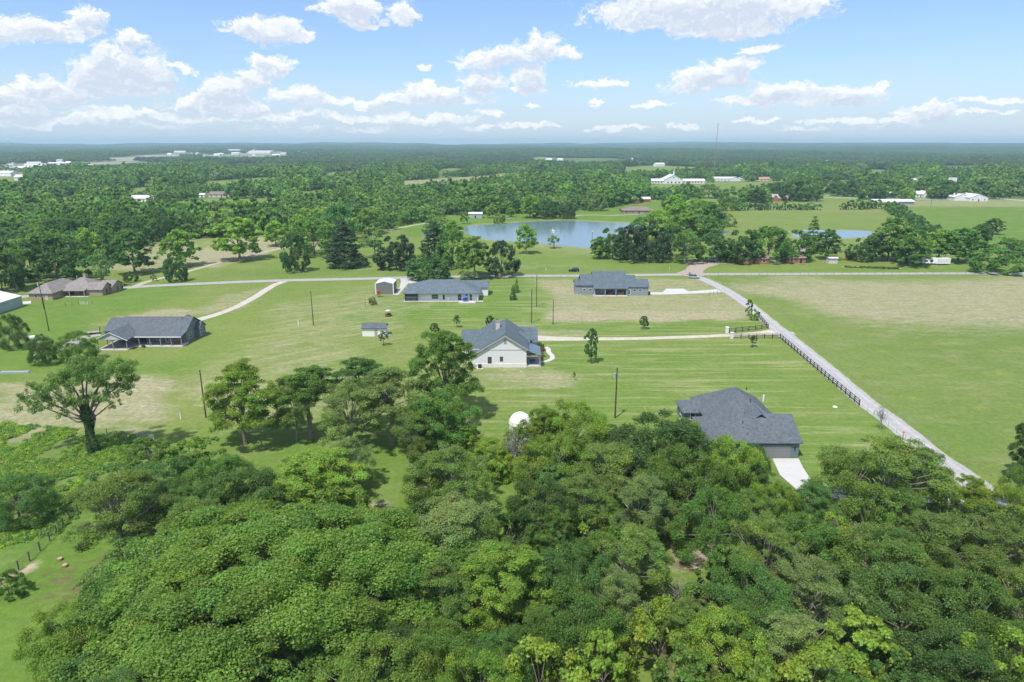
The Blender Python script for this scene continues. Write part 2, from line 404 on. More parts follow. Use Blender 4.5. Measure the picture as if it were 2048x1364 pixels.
    add(bare, [(-30,1165),(90,1105),(100,1118),(-10,1180)], .8, 1.0, 1)
    add(bare, [(1315,1095),(1440,1080),(1410,1150),(1320,1140)], .85, 1.2, 1.5)
    add(bare, [(1370,1040),(1450,1020),(1440,1090),(1380,1095)], .75, 1.2, 1.5)
    add(bare, [(560,975),(590,975),(588,992),(562,990)], .8, .8, .8)
    add(bare, [(105,740),(215,742),(380,765),(370,850),(200,860),(90,830)], .38, 4, 8)
    add(bare, [(730,1000),(800,1000),(790,1035),(740,1035)], .6, 1, 1)
    add(bare, [(700,410),(1900,408),(1900,412),(700,412)], .0)
    # leaf litter under the foreground wood
    for ring in ([(120,1120),(420,1040),(520,1000),(700,1040),(860,1090),(1020,1090),(1160,960),(1420,930),(1640,990),(2300,1000),(2400,1700),(100,1700)],):
        add(litter, ring, .9, 2, 3)
    add(stripe, [(380,790),(560,600),(760,562),(1090,558),(1500,610),(1720,820),(1900,960),(1100,900),(560,860)], 1, 3, 3)
    # far wood floor, town ground
    pxl, pyl, _ = proj(x, y, Z.ravel())
    far = y > 690
    wood[far] = .8
    for ring in CLEAR: wood *= 1 - soft(x, y, ring, 6, 6, 30)
    for ring in TOWN: add(town, ring, .8, 20, 20, 80)
    me = bpy.data.meshes.new('ground')
    n = nx * ny; me.vertices.add(n); me.vertices.foreach_set('co', np.stack([x, y, Z.ravel()], 1).ravel())
    q = np.arange(n).reshape(ny, nx); f = np.stack([q[:-1, :-1], q[:-1, 1:], q[1:, 1:], q[1:, :-1]], -1).reshape(-1, 4)
    me.loops.add(f.size); me.loops.foreach_set('vertex_index', f.ravel().astype(np.int32))
    me.polygons.add(len(f)); me.polygons.foreach_set('loop_start', (np.arange(len(f)) * 4).astype(np.int32))
    me.polygons.foreach_set('use_smooth', np.ones(len(f), bool)); me.update()
    for nm, ch in (('maska', (dry, bare, lush, weed)), ('maskb', (stripe, litter, wood, town))):
        at = me.color_attributes.new(nm, 'FLOAT_COLOR', 'POINT'); at.data.foreach_set('color', np.stack(ch, 1).astype(np.float32).ravel())
    m, N, L, b = nodes_of('field_grass'); b.inputs['Roughness'].default_value = .95; b.inputs['Specular IOR Level'].default_value = .1
    tc = N.new('ShaderNodeTexCoord'); pos = tc.outputs['Object']
    def noise(scale, det=6, rough=.6, sx=1, sy=1, rot=0):
        mp = N.new('ShaderNodeMapping'); mp.inputs['Scale'].default_value = (sx, sy, 1); mp.inputs['Rotation'].default_value = (0, 0, rot); L.new(pos, mp.inputs[0])
        n = N.new('ShaderNodeTexNoise'); n.inputs['Scale'].default_value = scale; n.inputs['Detail'].default_value = det; n.inputs['Roughness'].default_value = rough
        L.new(mp.outputs[0], n.inputs['Vector']); return n.outputs['Fac']
    def mr(v, a, b_, c=0., d=1.):
        n = N.new('ShaderNodeMapRange'); n.inputs[1].default_value = a; n.inputs[2].default_value = b_; n.inputs[3].default_value = c; n.inputs[4].default_value = d; L.new(v, n.inputs[0]); return n.outputs[0]
    def M(op, a, b_=None, c=None, clamp=False):
        n = N.new('ShaderNodeMath'); n.operation = op; n.use_clamp = clamp
        for i, v in enumerate((a, b_, c)):
            if v is None: continue
            if isinstance(v, (int, float)): n.inputs[i].default_value = v
            else: L.new(v, n.inputs[i])
        return n.outputs[0]
    def mixc(f, a, b_):
        n = N.new('ShaderNodeMix'); n.data_type = 'RGBA'
        for i, v in (('Factor', f), ('A', a), ('B', b_)):
            if isinstance(v, tuple): n.inputs[i].default_value = v + (1,)
            elif isinstance(v, (int, float)): n.inputs[i].default_value = v
            else: L.new(v, n.inputs[i])
        return n.outputs['Result']
    A = N.new('ShaderNodeAttribute'); A.attribute_name = 'maska'; SA = N.new('ShaderNodeSeparateColor'); L.new(A.outputs['Color'], SA.inputs[0])
    B = N.new('ShaderNodeAttribute'); B.attribute_name = 'maskb'; SB = N.new('ShaderNodeSeparateColor'); L.new(B.outputs['Color'], SB.inputs[0])
    dryA, bareA, lushA, weedA = SA.outputs[0], SA.outputs[1], SA.outputs[2], A.outputs['Alpha']
    strA, litA, woodA, townA = SB.outputs[0], SB.outputs[1], SB.outputs[2], B.outputs['Alpha']
    nbig = noise(.018, 5, .6); nmid = noise(.11, 7, .68); nfine = noise(.9, 6, .75); npat = noise(.045, 8, .7, 1, 1.8)
    ndry = noise(.16, 9, .74, 1, 2.4)
    g = mixc(mr(nbig, .35, .65), (.122, .184, .036), (.156, .210, .048))
    g = mixc(M('MULTIPLY', mr(nmid, .35, .7), .55), g, (.180, .222, .066))
    g = mixc(M('MULTIPLY', lushA, mr(npat, .25, .6, .5, 1.)), g, (.092, .178, .026))
    g = mixc(M('MULTIPLY', lushA, M('MULTIPLY', mr(nmid, .45, .75), .6)), g, (.160, .240, .042))
    g = mixc(M('MULTIPLY', mr(noise(.055, 9, .74), .52, .66), .42), g, (.215, .215, .098))
    g = mixc(M('MULTIPLY', mr(noise(.16, 9, .76), .55, .68), .38), g, (.070, .135, .026))
    # mowing passes
    def wave(ang, per, dist):
        mp = N.new('ShaderNodeMapping'); mp.inputs['Rotation'].default_value = (0, 0, ang); L.new(pos, mp.inputs[0])
        w = N.new('ShaderNodeTexWave'); w.wave_profile = 'SIN'; w.bands_direction = 'X'; w.inputs['Scale'].default_value = 1 / per * .314; w.inputs['Distortion'].default_value = dist
        w.inputs['Detail'].default_value = 3; w.inputs['Detail Scale'].default_value = .15; L.new(mp.outputs[0], w.inputs['Vector']); return w.outputs['Fac']
    sep = N.new('ShaderNodeSeparateXYZ'); L.new(pos, sep.inputs[0])
    leftm = mr(sep.outputs[0], -22., -38.)
    wv = mixc(leftm, wave(R(90), 3.3, 1.6), wave(R(52), 3.0, 1.8))
    sw = M('MULTIPLY', strA, M('MULTIPLY', mr(wv, .58, .95), mr(npat, .46, .72, .0, .26)))
    g = mixc(sw, g, (.315, .320, .150))
    def streak(ang, s1, s2):
        mp = N.new('ShaderNodeMapping'); mp.vector_type = 'POINT'; mp.inputs['Rotation'].default_value = (0, 0, ang); L.new(pos, mp.inputs[0])
        m2 = N.new('ShaderNodeMapping'); m2.inputs['Scale'].default_value = (s1, s2, 1); L.new(mp.outputs[0], m2.inputs[0])
        n = N.new('ShaderNodeTexNoise'); n.inputs['Scale'].default_value = 1; n.inputs['Detail'].default_value = 7; n.inputs['Roughness'].default_value = .68; L.new(m2.outputs[0], n.inputs['Vector']); return n.outputs['Fac']
    st_ = mixc(leftm, streak(0, .035, .42), streak(R(-38), .035, .42))
    sf = M('MULTIPLY', strA, mr(st_, .50, .68, 0., .58))
    g = mixc(sf, g, (.36, .335, .195))
    g = mixc(M('MULTIPLY', strA, mr(st_, .46, .34, 0., .45)), g, (.115, .19, .045))
    wk = M('MULTIPLY', weedA, mr(ndry, .34, .62, .35, 1.))
    g = mixc(wk, g, (.112, .172, .044))
    g = mixc(M('MULTIPLY', weedA, mr(noise(.07, 8, .72, 1, 2.), .50, .64, 0., .6)), g, (.27, .255, .145))
    g = mixc(M('MULTIPLY', weedA, mr(noise(.12, 7, .7), .56, .7)), g, (.235, .275, .045))
    g = mixc(M('MULTIPLY', weedA, mr(noise(.3, 6, .7), .55, .72)), g, (.085, .14, .045))
    dfac = M('MULTIPLY', mr(M('ADD', M('MULTIPLY', dryA, 1.15), M('MULTIPLY_ADD', ndry, 2.1, -1.05)), .25, .95), 1.0, clamp=True)
    dcol = mixc(mr(nfine, .3, .7), (.25, .225, .140), (.36, .330, .228))
    dcol = mixc(M('MULTIPLY', mr(nmid, .4, .68), .5), dcol, (.245, .250, .120))
    g = mixc(M('MULTIPLY', dfac, mr(dryA, .0, .12)), g, dcol)
    bf = M('MULTIPLY', mr(M('ADD', bareA, M('MULTIPLY_ADD', noise(.35, 8, .75), 1.2, -.6)), .3, .8), mr(bareA, 0., .1), clamp=True)
    g = mixc(bf, g, mixc(mr(nfine, .3, .7), (.33, .27, .185), (.45, .40, .29)))
    g = mixc(M('MULTIPLY', litA, mr(noise(.25, 7, .7), .46, .60)), g, (.14, .10, .06))
    g = mixc(woodA, g, mixc(mr(noise(.004, 5, .6), .46, .54), (.05, .09, .032), (.11, .17, .055)))
    g = mixc(M('MULTIPLY', townA, mr(noise(.006, 6, .7), .42, .55)), g, (.36, .33, .28))
    fin = N.new('ShaderNodeVectorMath'); fin.operation = 'SCALE'; L.new(g, fin.inputs[0]); L.new(M('MULTIPLY', mr(nfine, .25, .75, .74, 1.26), mr(noise(3.5, 5, .8), .3, .7, .84, 1.16)), fin.inputs['Scale'])
    L.new(fin.outputs[0], b.inputs['Base Color'])
    bp = N.new('ShaderNodeBump'); bp.inputs['Strength'].default_value = .5; bp.inputs['Distance'].default_value = .35; L.new(nfine, bp.inputs['Height']); L.new(bp.outputs[0], b.inputs['Normal'])
    me.materials.append(m)
    o = bpy.data.objects.new('ground', me); COL.objects.link(o); tag(o, kind='structure')
# open land among the far woods (photo pixels, ground positions)
CLEAR = [
 [(-100,560),(0,540),(130,520),(160,530),(250,500),(300,492),(360,480),(420,474),(640,466),(700,470),(760,470),(790,455),(830,446),(905,430),(1040,428),(1110,432),(1160,418),(1210,416),(1280,402),(1340,398),(1345,412),(1330,440),(1420,470),(1420,560),(-100,600)],
 [(1380,396),(1400,385),(1480,384),(1500,405),(1560,403),(1640,392),(1740,395),(1760,400),(1900,400),(2100,396),(2200,402),(2300,560),(1400,560),(1400,470),(1440,425),(1480,412),(1400,420)],
 [(395,372),(405,364),(520,355),(560,354),(580,360),(500,366),(440,372)],
 [(175,388),(190,386),(192,392),(176,393)],[(252,405),(310,402),(330,410),(260,412)],[(320,405),(420,398),(540,396),(545,410),(440,412),(330,412)],
 [(500,410),(520,396),(580,396),(575,402),(540,412)],[(640,394),(715,376),(722,380),(660,396)],[(770,395),(815,384),(830,390),(800,398)],
 [(782,372),(800,362),(960,352),(1010,349),(1020,355),(960,362),(900,368),(830,374)],[(975,352),(1000,346),(1120,345),(1120,350),(1000,354)],
 [(1215,343),(1225,334),(1300,331),(1400,333),(1480,336),(1480,341),(1340,343),(1240,347)],[(1290,376),(1310,366),(1410,366),(1500,364),(1580,362),(1580,370),(1470,378),(1300,380)],
 [(1640,384),(1630,372),(1640,358),(1700,362),(1720,376),(1700,388)],[(1700,392),(1720,372),(1760,372),(1740,392)],[(1550,334),(1600,333),(1605,340),(1560,342)],
 [(1830,352),(1860,350),(1850,362),(1830,362)],[(-60,350),(-10,342),(50,345),(60,362),(-40,366)],[(0,362),(40,358),(40,366),(0,370)]]
CLEAR += [[(1100,331),(1190,326),(1230,329),(1120,335)],[(430,330),(520,325),(560,328),(470,334)],[(620,345),(700,341),(740,344),(650,349)],[(1620,322),(1700,318),(1760,320),(1660,326)],[(1880,332),(1960,327),(2000,331),(1900,337)],[(240,376),(300,371),(330,375),(260,381)],[(860,338),(930,335),(960,338),(880,342)],[(1480,316),(1560,313),(1600,315),(1500,319)],[(1000,316),(1080,313),(1110,315),(1020,319)],[(1700,342),(1770,338),(1790,342),(1720,346)],[(580,384),(650,379),(690,384),(600,391)],[(860,386),(900,380),(930,384),(880,392)],[(100,398),(150,392),(180,398),(120,406)]]
CLEAR[18:] = [[(a, b if b < (min(q[1] for q in r) + max(q[1] for q in r)) / 2 else b + 6) for a, b in r] for r in CLEAR[18:]]
TOWN = [[(130,330),(200,316),(330,306),(620,301),(640,318),(520,322),(300,322),(180,336)],[(-80,345),(0,326),(150,324),(160,345),(-60,360)],[(820,330),(870,322),(880,330)],[(650,330),(760,326),(760,334),(660,336)]]
build_ground()

# ------------------------------------------------------------------ roads, drives, ponds
def roadmat(name, col, track=.10, edge=.22, sc_=.5):
    """worn surface: wheel tracks along the strip and grass creeping over ragged edges"""
    if name in MATS: return MATS[name]
    m, N, L, b = nodes_of(name); b.inputs['Roughness'].default_value = .92; b.inputs['Specular IOR Level'].default_value = .2
    tc = N.new('ShaderNodeTexCoord'); at = N.new('ShaderNodeAttribute'); at.attribute_name = 'across'
    def noise(s, d=7, r=.7):
        n = N.new('ShaderNodeTexNoise'); n.inputs['Scale'].default_value = s; n.inputs['Detail'].default_value = d; n.inputs['Roughness'].default_value = r; L.new(tc.outputs['Object'], n.inputs['Vector']); return n.outputs['Fac']
    def M(op, a, b_=None, c=None):
        n = N.new('ShaderNodeMath'); n.operation = op
        for i, v in enumerate((a, b_, c)):
            if v is None: continue
            if isinstance(v, (int, float)): n.inputs[i].default_value = v
            else: L.new(v, n.inputs[i])
        return n.outputs[0]
    def mr(v, a, b_, c=0., d=1.):
        n = N.new('ShaderNodeMapRange'); n.inputs[1].default_value = a; n.inputs[2].default_value = b_; n.inputs[3].default_value = c; n.inputs[4].default_value = d; L.new(v, n.inputs[0]); return n.outputs[0]
    u = M('ABSOLUTE', at.outputs['Fac']); tr = mr(M('ABSOLUTE', M('SUBTRACT', u, .42)), .0, .2, 1 + track, 1 - track * .5)
    sp = mr(noise(sc_), .3, .7, .84, 1.16); fi = mr(noise(3.0, 5, .8), .3, .7, .90, 1.10)
    v = N.new('ShaderNodeVectorMath'); v.operation = 'SCALE'; v.inputs[0].default_value = col; L.new(M('MULTIPLY', M('MULTIPLY', tr, sp), fi), v.inputs['Scale'])
    e = mr(M('ADD', u, M('MULTIPLY_ADD', noise(.9, 8, .8), edge * 4, -edge * 2)), .90, 1.02)
    x = N.new('ShaderNodeMix'); x.data_type = 'RGBA'; L.new(e, x.inputs['Factor']); L.new(v.outputs[0], x.inputs['A']); x.inputs['B'].default_value = (.17, .225, .07, 1); L.new(x.outputs['Result'], b.inputs['Base Color'])
    MATS[name] = m; return m
def ribbon(name, pts, width, m, z=.02, rag=.0, label=None):
    """pts: photo pixels of the centre line; a smooth flat strip on the ground"""
    P0 = [G(*p[:2]) for p in pts]; w0 = [(p[2] if len(p) > 2 else width) for p in pts]
    out = []; wid = []
    n = len(P0)
    for i in range(n - 1):
        p0 = P0[max(i - 1, 0)]; p1 = P0[i]; p2 = P0[i + 1]; p3 = P0[min(i + 2, n - 1)]
        steps = max(2, int((p2 - p1).length / 2.5))
        for k in range(steps):
            t = k / steps
            out.append(.5 * ((2 * p1) + (p2 - p0) * t + (2 * p0 - 5 * p1 + 4 * p2 - p3) * t * t + (3 * p1 - p0 - 3 * p2 + p3) * t ** 3)); wid.append(w0[i] * (1 - t) + w0[i + 1] * t)
    out.append(P0[-1]); wid.append(w0[-1])
    rnd = random.Random(len(pts) * 7 + 1); v = []; f = []
    for i, p in enumerate(out):
        d = (out[min(i + 1, len(out) - 1)] - out[max(i - 1, 0)]); d.z = 0; d.normalize(); nn = Vector((-d.y, d.x, 0))
        a = wid[i] / 2 + rnd.uniform(-rag, rag); b = wid[i] / 2 + rnd.uniform(-rag, rag)
        v += [p + nn * a + Vector((0, 0, z)), p + nn * a * .3 + Vector((0, 0, z + .006)), p - nn * b * .3 + Vector((0, 0, z + .006)), p - nn * b + Vector((0, 0, z))]
    for i in range(len(out) - 1):
        for k in range(3): f.append((4 * i + k, 4 * i + k + 1, 4 * i + 5 + k, 4 * i + 4 + k))
    me = bpy.data.meshes.new(name); me.from_pydata([tuple(q) for q in v], [], f); me.materials.append(m)
    at = me.attributes.new('across', 'FLOAT', 'POINT'); at.data.foreach_set('value', np.tile(np.array([-1, -.3, .3, 1], np.float32), len(out)))
    o = bpy.data.objects.new(name, me); COL.objects.link(o); tag(o, kind='structure'); return o
def flat(name, px, m, z=.02, world=False):
    ring = [p if world else tuple(G(*p)[:2]) for p in px]
    me = bpy.data.meshes.new(name); me.from_pydata([(a, b, z) for a, b in ring], [], [tuple(range(len(ring)))]); me.materials.append(m)
    if me.polygons[0].normal.z < 0: me.flip_normals()
    o = bpy.data.objects.new(name, me); COL.objects.link(o); return tag(o, kind='structure')
ROADM = roadmat('road_asphalt_worn', (.33, .32, .32), .08, .08)
CHIP = roadmat('chip_seal', (.36, .355, .355), .12, .12)
GRAV = roadmat('pale_gravel', (.45, .42, .37), .16, .2)
DIRT = mat('tan_dirt', (.42, .33, .24), .95, var=.18, scale=.7)
CONCW = mat('new_concrete', (.47, .47, .465), .85, var=.05, scale=.5)
ribbon('main_road', [(-200,610),(-60,600),(60,592),(200,580),(300,572),(430,566),(560,561),(700,558),(820,555),(1000,552),(1200,551),(1400,548.5),(1700,547.5),(2050,546.5),(2400,547)], 5.2, ROADM, .02, .12)
ribbon('side_road', [(1372,549,5),(1400,556,5),(1440,574,5),(1490,605,5),(1530,637,5),(1585,682,5.2),(1650,735,5.2),(1720,795,5.2),(1790,848,5.2),(1860,905,5.2),(1940,962,5.2),(2060,1050,5.2),(2250,1200,5.2)], 5, CHIP, .03, .18)
ribbon('gravel_drive', [(568,563,3.6),(545,572,3.4),(510,594,3.2),(470,615,3.2),(430,630,3.4),(395,640,4.2),(385,645,4.6)], 3.4, GRAV, .026, .15)
ribbon('park_lane', [(268,573),(300,562),(340,552),(400,536),(450,522),(500,510),(560,497),(640,478)], 3.2, roadmat('lane_gravel', (.38, .35, .28), .12, .3), .026, .15)
ribbon('farmhouse_drive', [(1072,676,6.0),(1110,677.5,5),(1180,678,3.4),(1300,676.5,3),(1450,671,3),(1520,667,4),(1556,664,8),(1562,667,9)], 3, roadmat('cream_gravel', (.45, .42, .35), .15, .22), .026, .12)
ribbon('grey_house_drive', [(1296,587,4.2),(1340,586.5,4.2),(1400,584,4.2),(1440,581.5,5.5)], 4, CONCW, .036)
flat('parking_pad', [(1325,584.5),(1333,577.5),(1367,577.5),(1380,584.5)], CONCW, .044)
flat('shed_drive', [(786,590),(797,590),(822,560),(860,557),(800,557),(802,563),(799,575)], mat('drive_concrete', (.42, .42, .42), .9), .044)
ribbon('shed_apron', [(812,563,4),(830,566,4),(850,569,4)], 4, MATS['drive_concrete'], .05)
ribbon('dirt_drive', [(1378,550,13),(1388,541,8),(1398,533,9),(1412,526.5,13)], 6, mat('pink_gravel', (.33, .275, .235), .95, var=.1), .030, .1)
ribbon('dirt_turnaround', [(1372,526),(1410,525.5),(1480,524),(1560,522)], 7, MATS['pink_gravel'], .036, .3)
flat('barn_apron', [(34,604),(62,602),(62,607),(40,609)], CONC, .03)
ribbon('back_lane', [(110,698,7),(130,694,6),(150,682,5),(180,672,4),(200,668,4)], 4, roadmat('grey_gravel', (.32, .32, .28), .1, .35), .022, .3)
flat('yard_slab', [(55,684),(72,681),(84,686),(66,690)], CONC, .02)
ribbon('pond_lane', [(1130,435),(1170,430),(1230,430.5),(1300,427)], 4, roadmat('lane_dirt', (.34, .32, .22), .1, .35), .022, .3)
ribbon('dam_path', [(770,462),(830,450),(880,443)], 4, MATS['lane_dirt'], .022, .3)
ribbon('ranch_road', [(1480,395),(1560,392.5),(1640,391),(1740,393),(1800,394.5),(1900,397.5),(1990,397),(2060,402),(2200,410)], 7, roadmat('ranch_gravel', (.40, .39, .36), .05, .1), .022, .3)
rv = [(1545,917),(1597,917),(1606,935),(1622,960),(1640,966),(1700,980),(1800,990),(1930,996),(1990,985),(2000,990),(1940,1008),(1800,1004),(1680,998),(1600,985),(1560,950)]
flat('concrete_drive', rv, CONCW, .024)
def water():
    m, N, L, b = nodes_of('pond_water'); b.inputs['Base Color'].default_value = (.14, .21, .23, 1); b.inputs['Roughness'].default_value = .16
    b.inputs['Specular IOR Level'].default_value = .6
    tc = N.new('ShaderNodeTexCoord'); mp = N.new('ShaderNodeMapping'); mp.inputs['Scale'].default_value = (.5, 1.3, 1); L.new(tc.outputs['Object'], mp.inputs[0])
    n = N.new('ShaderNodeTexNoise'); n.inputs['Scale'].default_value = .8; n.inputs['Detail'].default_value = 5; L.new(mp.outputs[0], n.inputs['Vector'])
    bp = N.new('ShaderNodeBump'); bp.inputs['Strength'].default_value = .05; bp.inputs['Distance'].default_value = .15; L.new(n.outputs['Fac'], bp.inputs['Height']); L.new(bp.outputs[0], b.inputs['Normal'])
    return m
WATER = water()
def smoothring(px, z, k=5):
    pts = [G(*p) for p in px]; out = []; n = len(pts)
    for i in range(n):
        p0, p1, p2, p3 = pts[i - 1], pts[i], pts[(i + 1) % n], pts[(i + 2) % n]
        for j in range(k):
            t = j / k; q = .5 * ((2 * p1) + (p2 - p0) * t + (2 * p0 - 5 * p1 + 4 * p2 - p3) * t * t + (3 * p1 - p0 - 3 * p2 + p3) * t ** 3); out.append((q.x, q.y))
    return out
flat('pond', smoothring([(928,462),(935,453),(960,450),(1000,448),(1050,444),(1090,442),(1140,441),(1200,444),(1242,446),(1275,447),(1272,462),(1240,478),(1200,494),(1182,497),(1120,491),(1060,485),(1010,482),(960,476)], 0), WATER, .03, True)
flat('ranch_pond', smoothring([(1585,463),(1600,460.5),(1640,460),(1700,461),(1742,463),(1738,472),(1700,476),(1620,476),(1590,473)], 0), WATER, .03, True)
flat('creek_pool', smoothring([(1408,466),(1430,461),(1455,463),(1450,471),(1425,474)], 0, 4), WATER, .03, True)
flat('small_pond', smoothring([(845,466),(856,458),(868,456),(866,470),(850,474)], 0, 3), WATER, .03, True)

# ------------------------------------------------------------------ trees
def quads_mesh(name, c, nrm, size, tint, mats):
    n = len(c); rs = np.random.RandomState(n % 97)
    nrm = nrm / np.linalg.norm(nrm, axis=1, keepdims=True)
    r = rs.randn(n, 3); a = np.cross(nrm, r); a /= np.linalg.norm(a, axis=1, keepdims=True) + 1e-9; b = np.cross(nrm, a)
    s = size[:, None]; e = rs.uniform(.55, 1.0, (n, 1))
    bend = nrm * s * rs.uniform(-.35, .35, (n, 1))
    v = np.stack([c - a * s + bend, c - b * s * e, c + a * s + bend, c + b * s * e], 1).reshape(-1, 3)
    me = bpy.data.meshes.new(name); me.vertices.add(4 * n); me.vertices.foreach_set('co', v.astype(np.float32).ravel())
    me.loops.add(4 * n); me.loops.foreach_set('vertex_index', np.arange(4 * n, dtype=np.int32))
    me.polygons.add(n); me.polygons.foreach_set('loop_start', (np.arange(n) * 4).astype(np.int32)); me.update()
    at = me.color_attributes.new('tint', 'FLOAT_COLOR', 'POINT')
    t = np.repeat(np.concatenate([tint, np.ones((n, 1))], 1), 4, 0); at.data.foreach_set('color', t.astype(np.float32).ravel())
    me.materials.append(mats); return me
def puffs_for(kind, rs, Rr, Hc, npf):
    """puff centres (crown base at z=0), radii"""
    if kind == 'cone':
        z = rs.rand(npf) ** 1.15; lay = np.round(z * 9) / 9 + rs.randn(npf) * .012
        rad = Rr * (1 - lay) ** .75 * (.72 + .5 * rs.rand(npf)) * (.35 + .65 * np.sqrt(rs.rand(npf)))
        an = rs.rand(npf) * 6.283; c = np.stack([rad * np.cos(an), rad * np.sin(an), lay * Hc - rad * .12], 1)
        return c, np.full(npf, Rr * .20) * rs.uniform(.7, 1.3, npf), np.array([1, 1, .38])
    if kind == 'dome':
        lo = .15 if Rr > 10 else .6; u = rs.rand(npf) ** (.7 if Rr > 10 else 1); z = -lo + (1 + lo) * u; an = rs.rand(npf) * 6.283
        lob = 1 + .10 * np.sin(an * 3 + rs.rand() * 6) + .08 * np.sin(an * 7 + z * 5)
        rr = np.sqrt(np.clip(1 - z * z, 0, 1)) * lob; sh = np.where(rs.rand(npf) < .8, rs.uniform(.86, 1.0, npf), rs.uniform(.45, .85, npf))
        c = np.stack([rr * np.cos(an) * Rr * sh, rr * np.sin(an) * Rr * sh, (z * sh + lo) / (1 + lo) * Hc], 1)
        return c, Rr * ((.042 + .085 * rs.rand(npf) ** 1.4) if Rr > 10 else rs.uniform(.11, .21, npf)), np.array([1, 1, .8])
    # limbs: several sub-crowns
    nl = 14 if kind == 'limb' else 11
    cs = []
    for i in range(nl):
        an = i * 2.4 + rs.rand(); t = (i + .5) / nl
        zz = (.12 + .76 * t) * Hc; rad = Rr * (.66 * math.sin(math.pi * (.22 + .72 * t)) ** .7) * rs.uniform(.7, 1.08)
        cs.append((rad * math.cos(an), rad * math.sin(an), zz, Rr * rs.uniform(.34, .50)))
    cs.append((0, 0, Hc * .86, Rr * .36))
    cs = np.array(cs); k = rs.randint(0, len(cs), npf); d = rs.randn(npf, 3); d /= np.linalg.norm(d, axis=1, keepdims=True)
    d[:, 2] = np.where(d[:, 2] < -.3, -d[:, 2], d[:, 2])
    c = cs[k, :3] + d * cs[k, 3:4] * rs.uniform(.55, 1.1, (npf, 1)) * np.array([1, 1, .85])
    return c, Rr * rs.uniform(.08, .17, npf) * (1.0 if kind == 'limb' else .85), np.array([1, 1, .7])
def make_proto(nm, kind, seed, Rr, Hc, trunk, npf, nleaf, ls, bark, twigs=0, limbs=12, sparse=1.0, tvar=.18):
    """returns crown mesh, trunk mesh, nominal radius, nominal height"""
    rs = np.random.RandomState(seed)
    c, pr, sq = puffs_for(kind, rs, Rr, Hc, npf)
    c[:, 2] += trunk; cen = np.array([0, 0, trunk + Hc * .40])
    w = pr ** 2; k = rs.choice(len(c), nleaf, p=w / w.sum())
    d = rs.randn(nleaf, 3); d /= np.linalg.norm(d, axis=1, keepdims=True)
    out = c[k] - cen; out /= np.linalg.norm(out, axis=1, keepdims=True) + 1e-6
    d = d + out * .55 + np.array([0, 0, .35]); d /= np.linalg.norm(d, axis=1, keepdims=True)
    big = Rr > 10
    rr = (rs.uniform(.6, 1.08, (nleaf, 1)) if big else np.clip(rs.normal(.86, .24, (nleaf, 1)), .1, 1.6)) * sparse
    pos = c[k] + d * pr[k, None] * rr * sq
    fr = 5.5 / Rr * (1.6 if Rr > 10 else 1); ph3 = rs.rand(9) * 6.28
    ns = np.sin(pos[:, 0] * fr + ph3[0]) * np.sin(pos[:, 1] * fr * 1.1 + ph3[1]) * np.sin(pos[:, 2] * fr * 1.2 + ph3[2]) + .6 * np.sin(pos[:, 0] * fr * 2.3 + ph3[3]) * np.sin(pos[:, 1] * fr * 2.1 + ph3[4]) * np.sin(pos[:, 2] * fr * 2.2 + ph3[5])
    keepl = ns + rs.randn(nleaf) * .12 > (-9 if big else -.34)
    pos = pos[keepl]; d = d[keepl]; k = k[keepl]; nleaf = len(k)
    nrm = d * (.7 if big else .55) + rs.randn(nleaf, 3) * .6 + np.array([0, 0, .45])
    size = ls * rs.uniform(.45, 1.3, nleaf)
    pt = 1 + rs.randn(len(c), 1) * tvar * .6; ph = rs.randn(len(c), 1) * .5
    t = np.clip(pt[k] * (1 + rs.randn(nleaf, 1) * tvar * .7), .5, 1.8)
    tint = np.concatenate([t * (1 + .12 * ph[k]), t, t * (1 - .10 * ph[k])], 1)
    crown = quads_mesh('crown_' + nm, pos, nrm, size, np.clip(tint, .3, 2), LEAF)
    mb = MB(); rnd = random.Random(seed)
    tr = max(.12, (Hc + trunk) * .022)
    fork = Vector((rnd.uniform(-.3, .3), rnd.uniform(-.3, .3), trunk + Hc * .10))
    if kind == 'cone': fork.x = fork.y = 0
    top = Vector((0, 0, trunk + Hc * (.9 if kind == 'cone' else .62)))
    mb.path([(0, 0, -.3), (.0, .0, trunk * .4), fork, (fork + top) / 2, top], [tr * 1.35, tr * 1.0, tr * .85, tr * .5, tr * .12], 8)
    order = list(range(len(c))); rnd.shuffle(order)
    for i in order[:limbs]:
        q = Vector(c[i]); s = fork if kind != 'cone' else Vector((0, 0, min(q.z * .97, top.z - .3))); s = s + (top - fork) * (rnd.random() * .5 if kind != 'cone' else 0)
        m1 = s.lerp(q, .35) + Vector((0, 0, (q - s).length * .06)); m2 = s.lerp(q, .7) + Vector((rnd.uniform(-.3, .3), rnd.uniform(-.3, .3), (q - s).length * .05))
        mb.path([s, m1, m2, q], [tr * .42, tr * .3, tr * .18, tr * .05], 5)
    for i in order[limbs:limbs + twigs]:
        q = Vector(c[i]); o = (q - Vector(cen)).normalized(); s = q - o * Rr * .35 + Vector((0, 0, -.5)); e = q + o * pr[i] * 1.1 + Vector((rnd.uniform(-.5, .5), rnd.uniform(-.5, .5), rnd.uniform(-.2, .8)))
        mb.path([s, s.lerp(e, .5) + Vector((rnd.uniform(-.3, .3), rnd.uniform(-.3, .3), .2)), e], [tr * .20, tr * .13, tr * .05], 4)
    me = bpy.data.meshes.new('trunk_' + nm); me.from_pydata(mb.v, [], mb.f); me.materials.append(bark)
    return crown, me, Rr, Hc + trunk
PR = {}
def proto(key, *a, **k): PR[key] = make_proto(key, *a, **k)
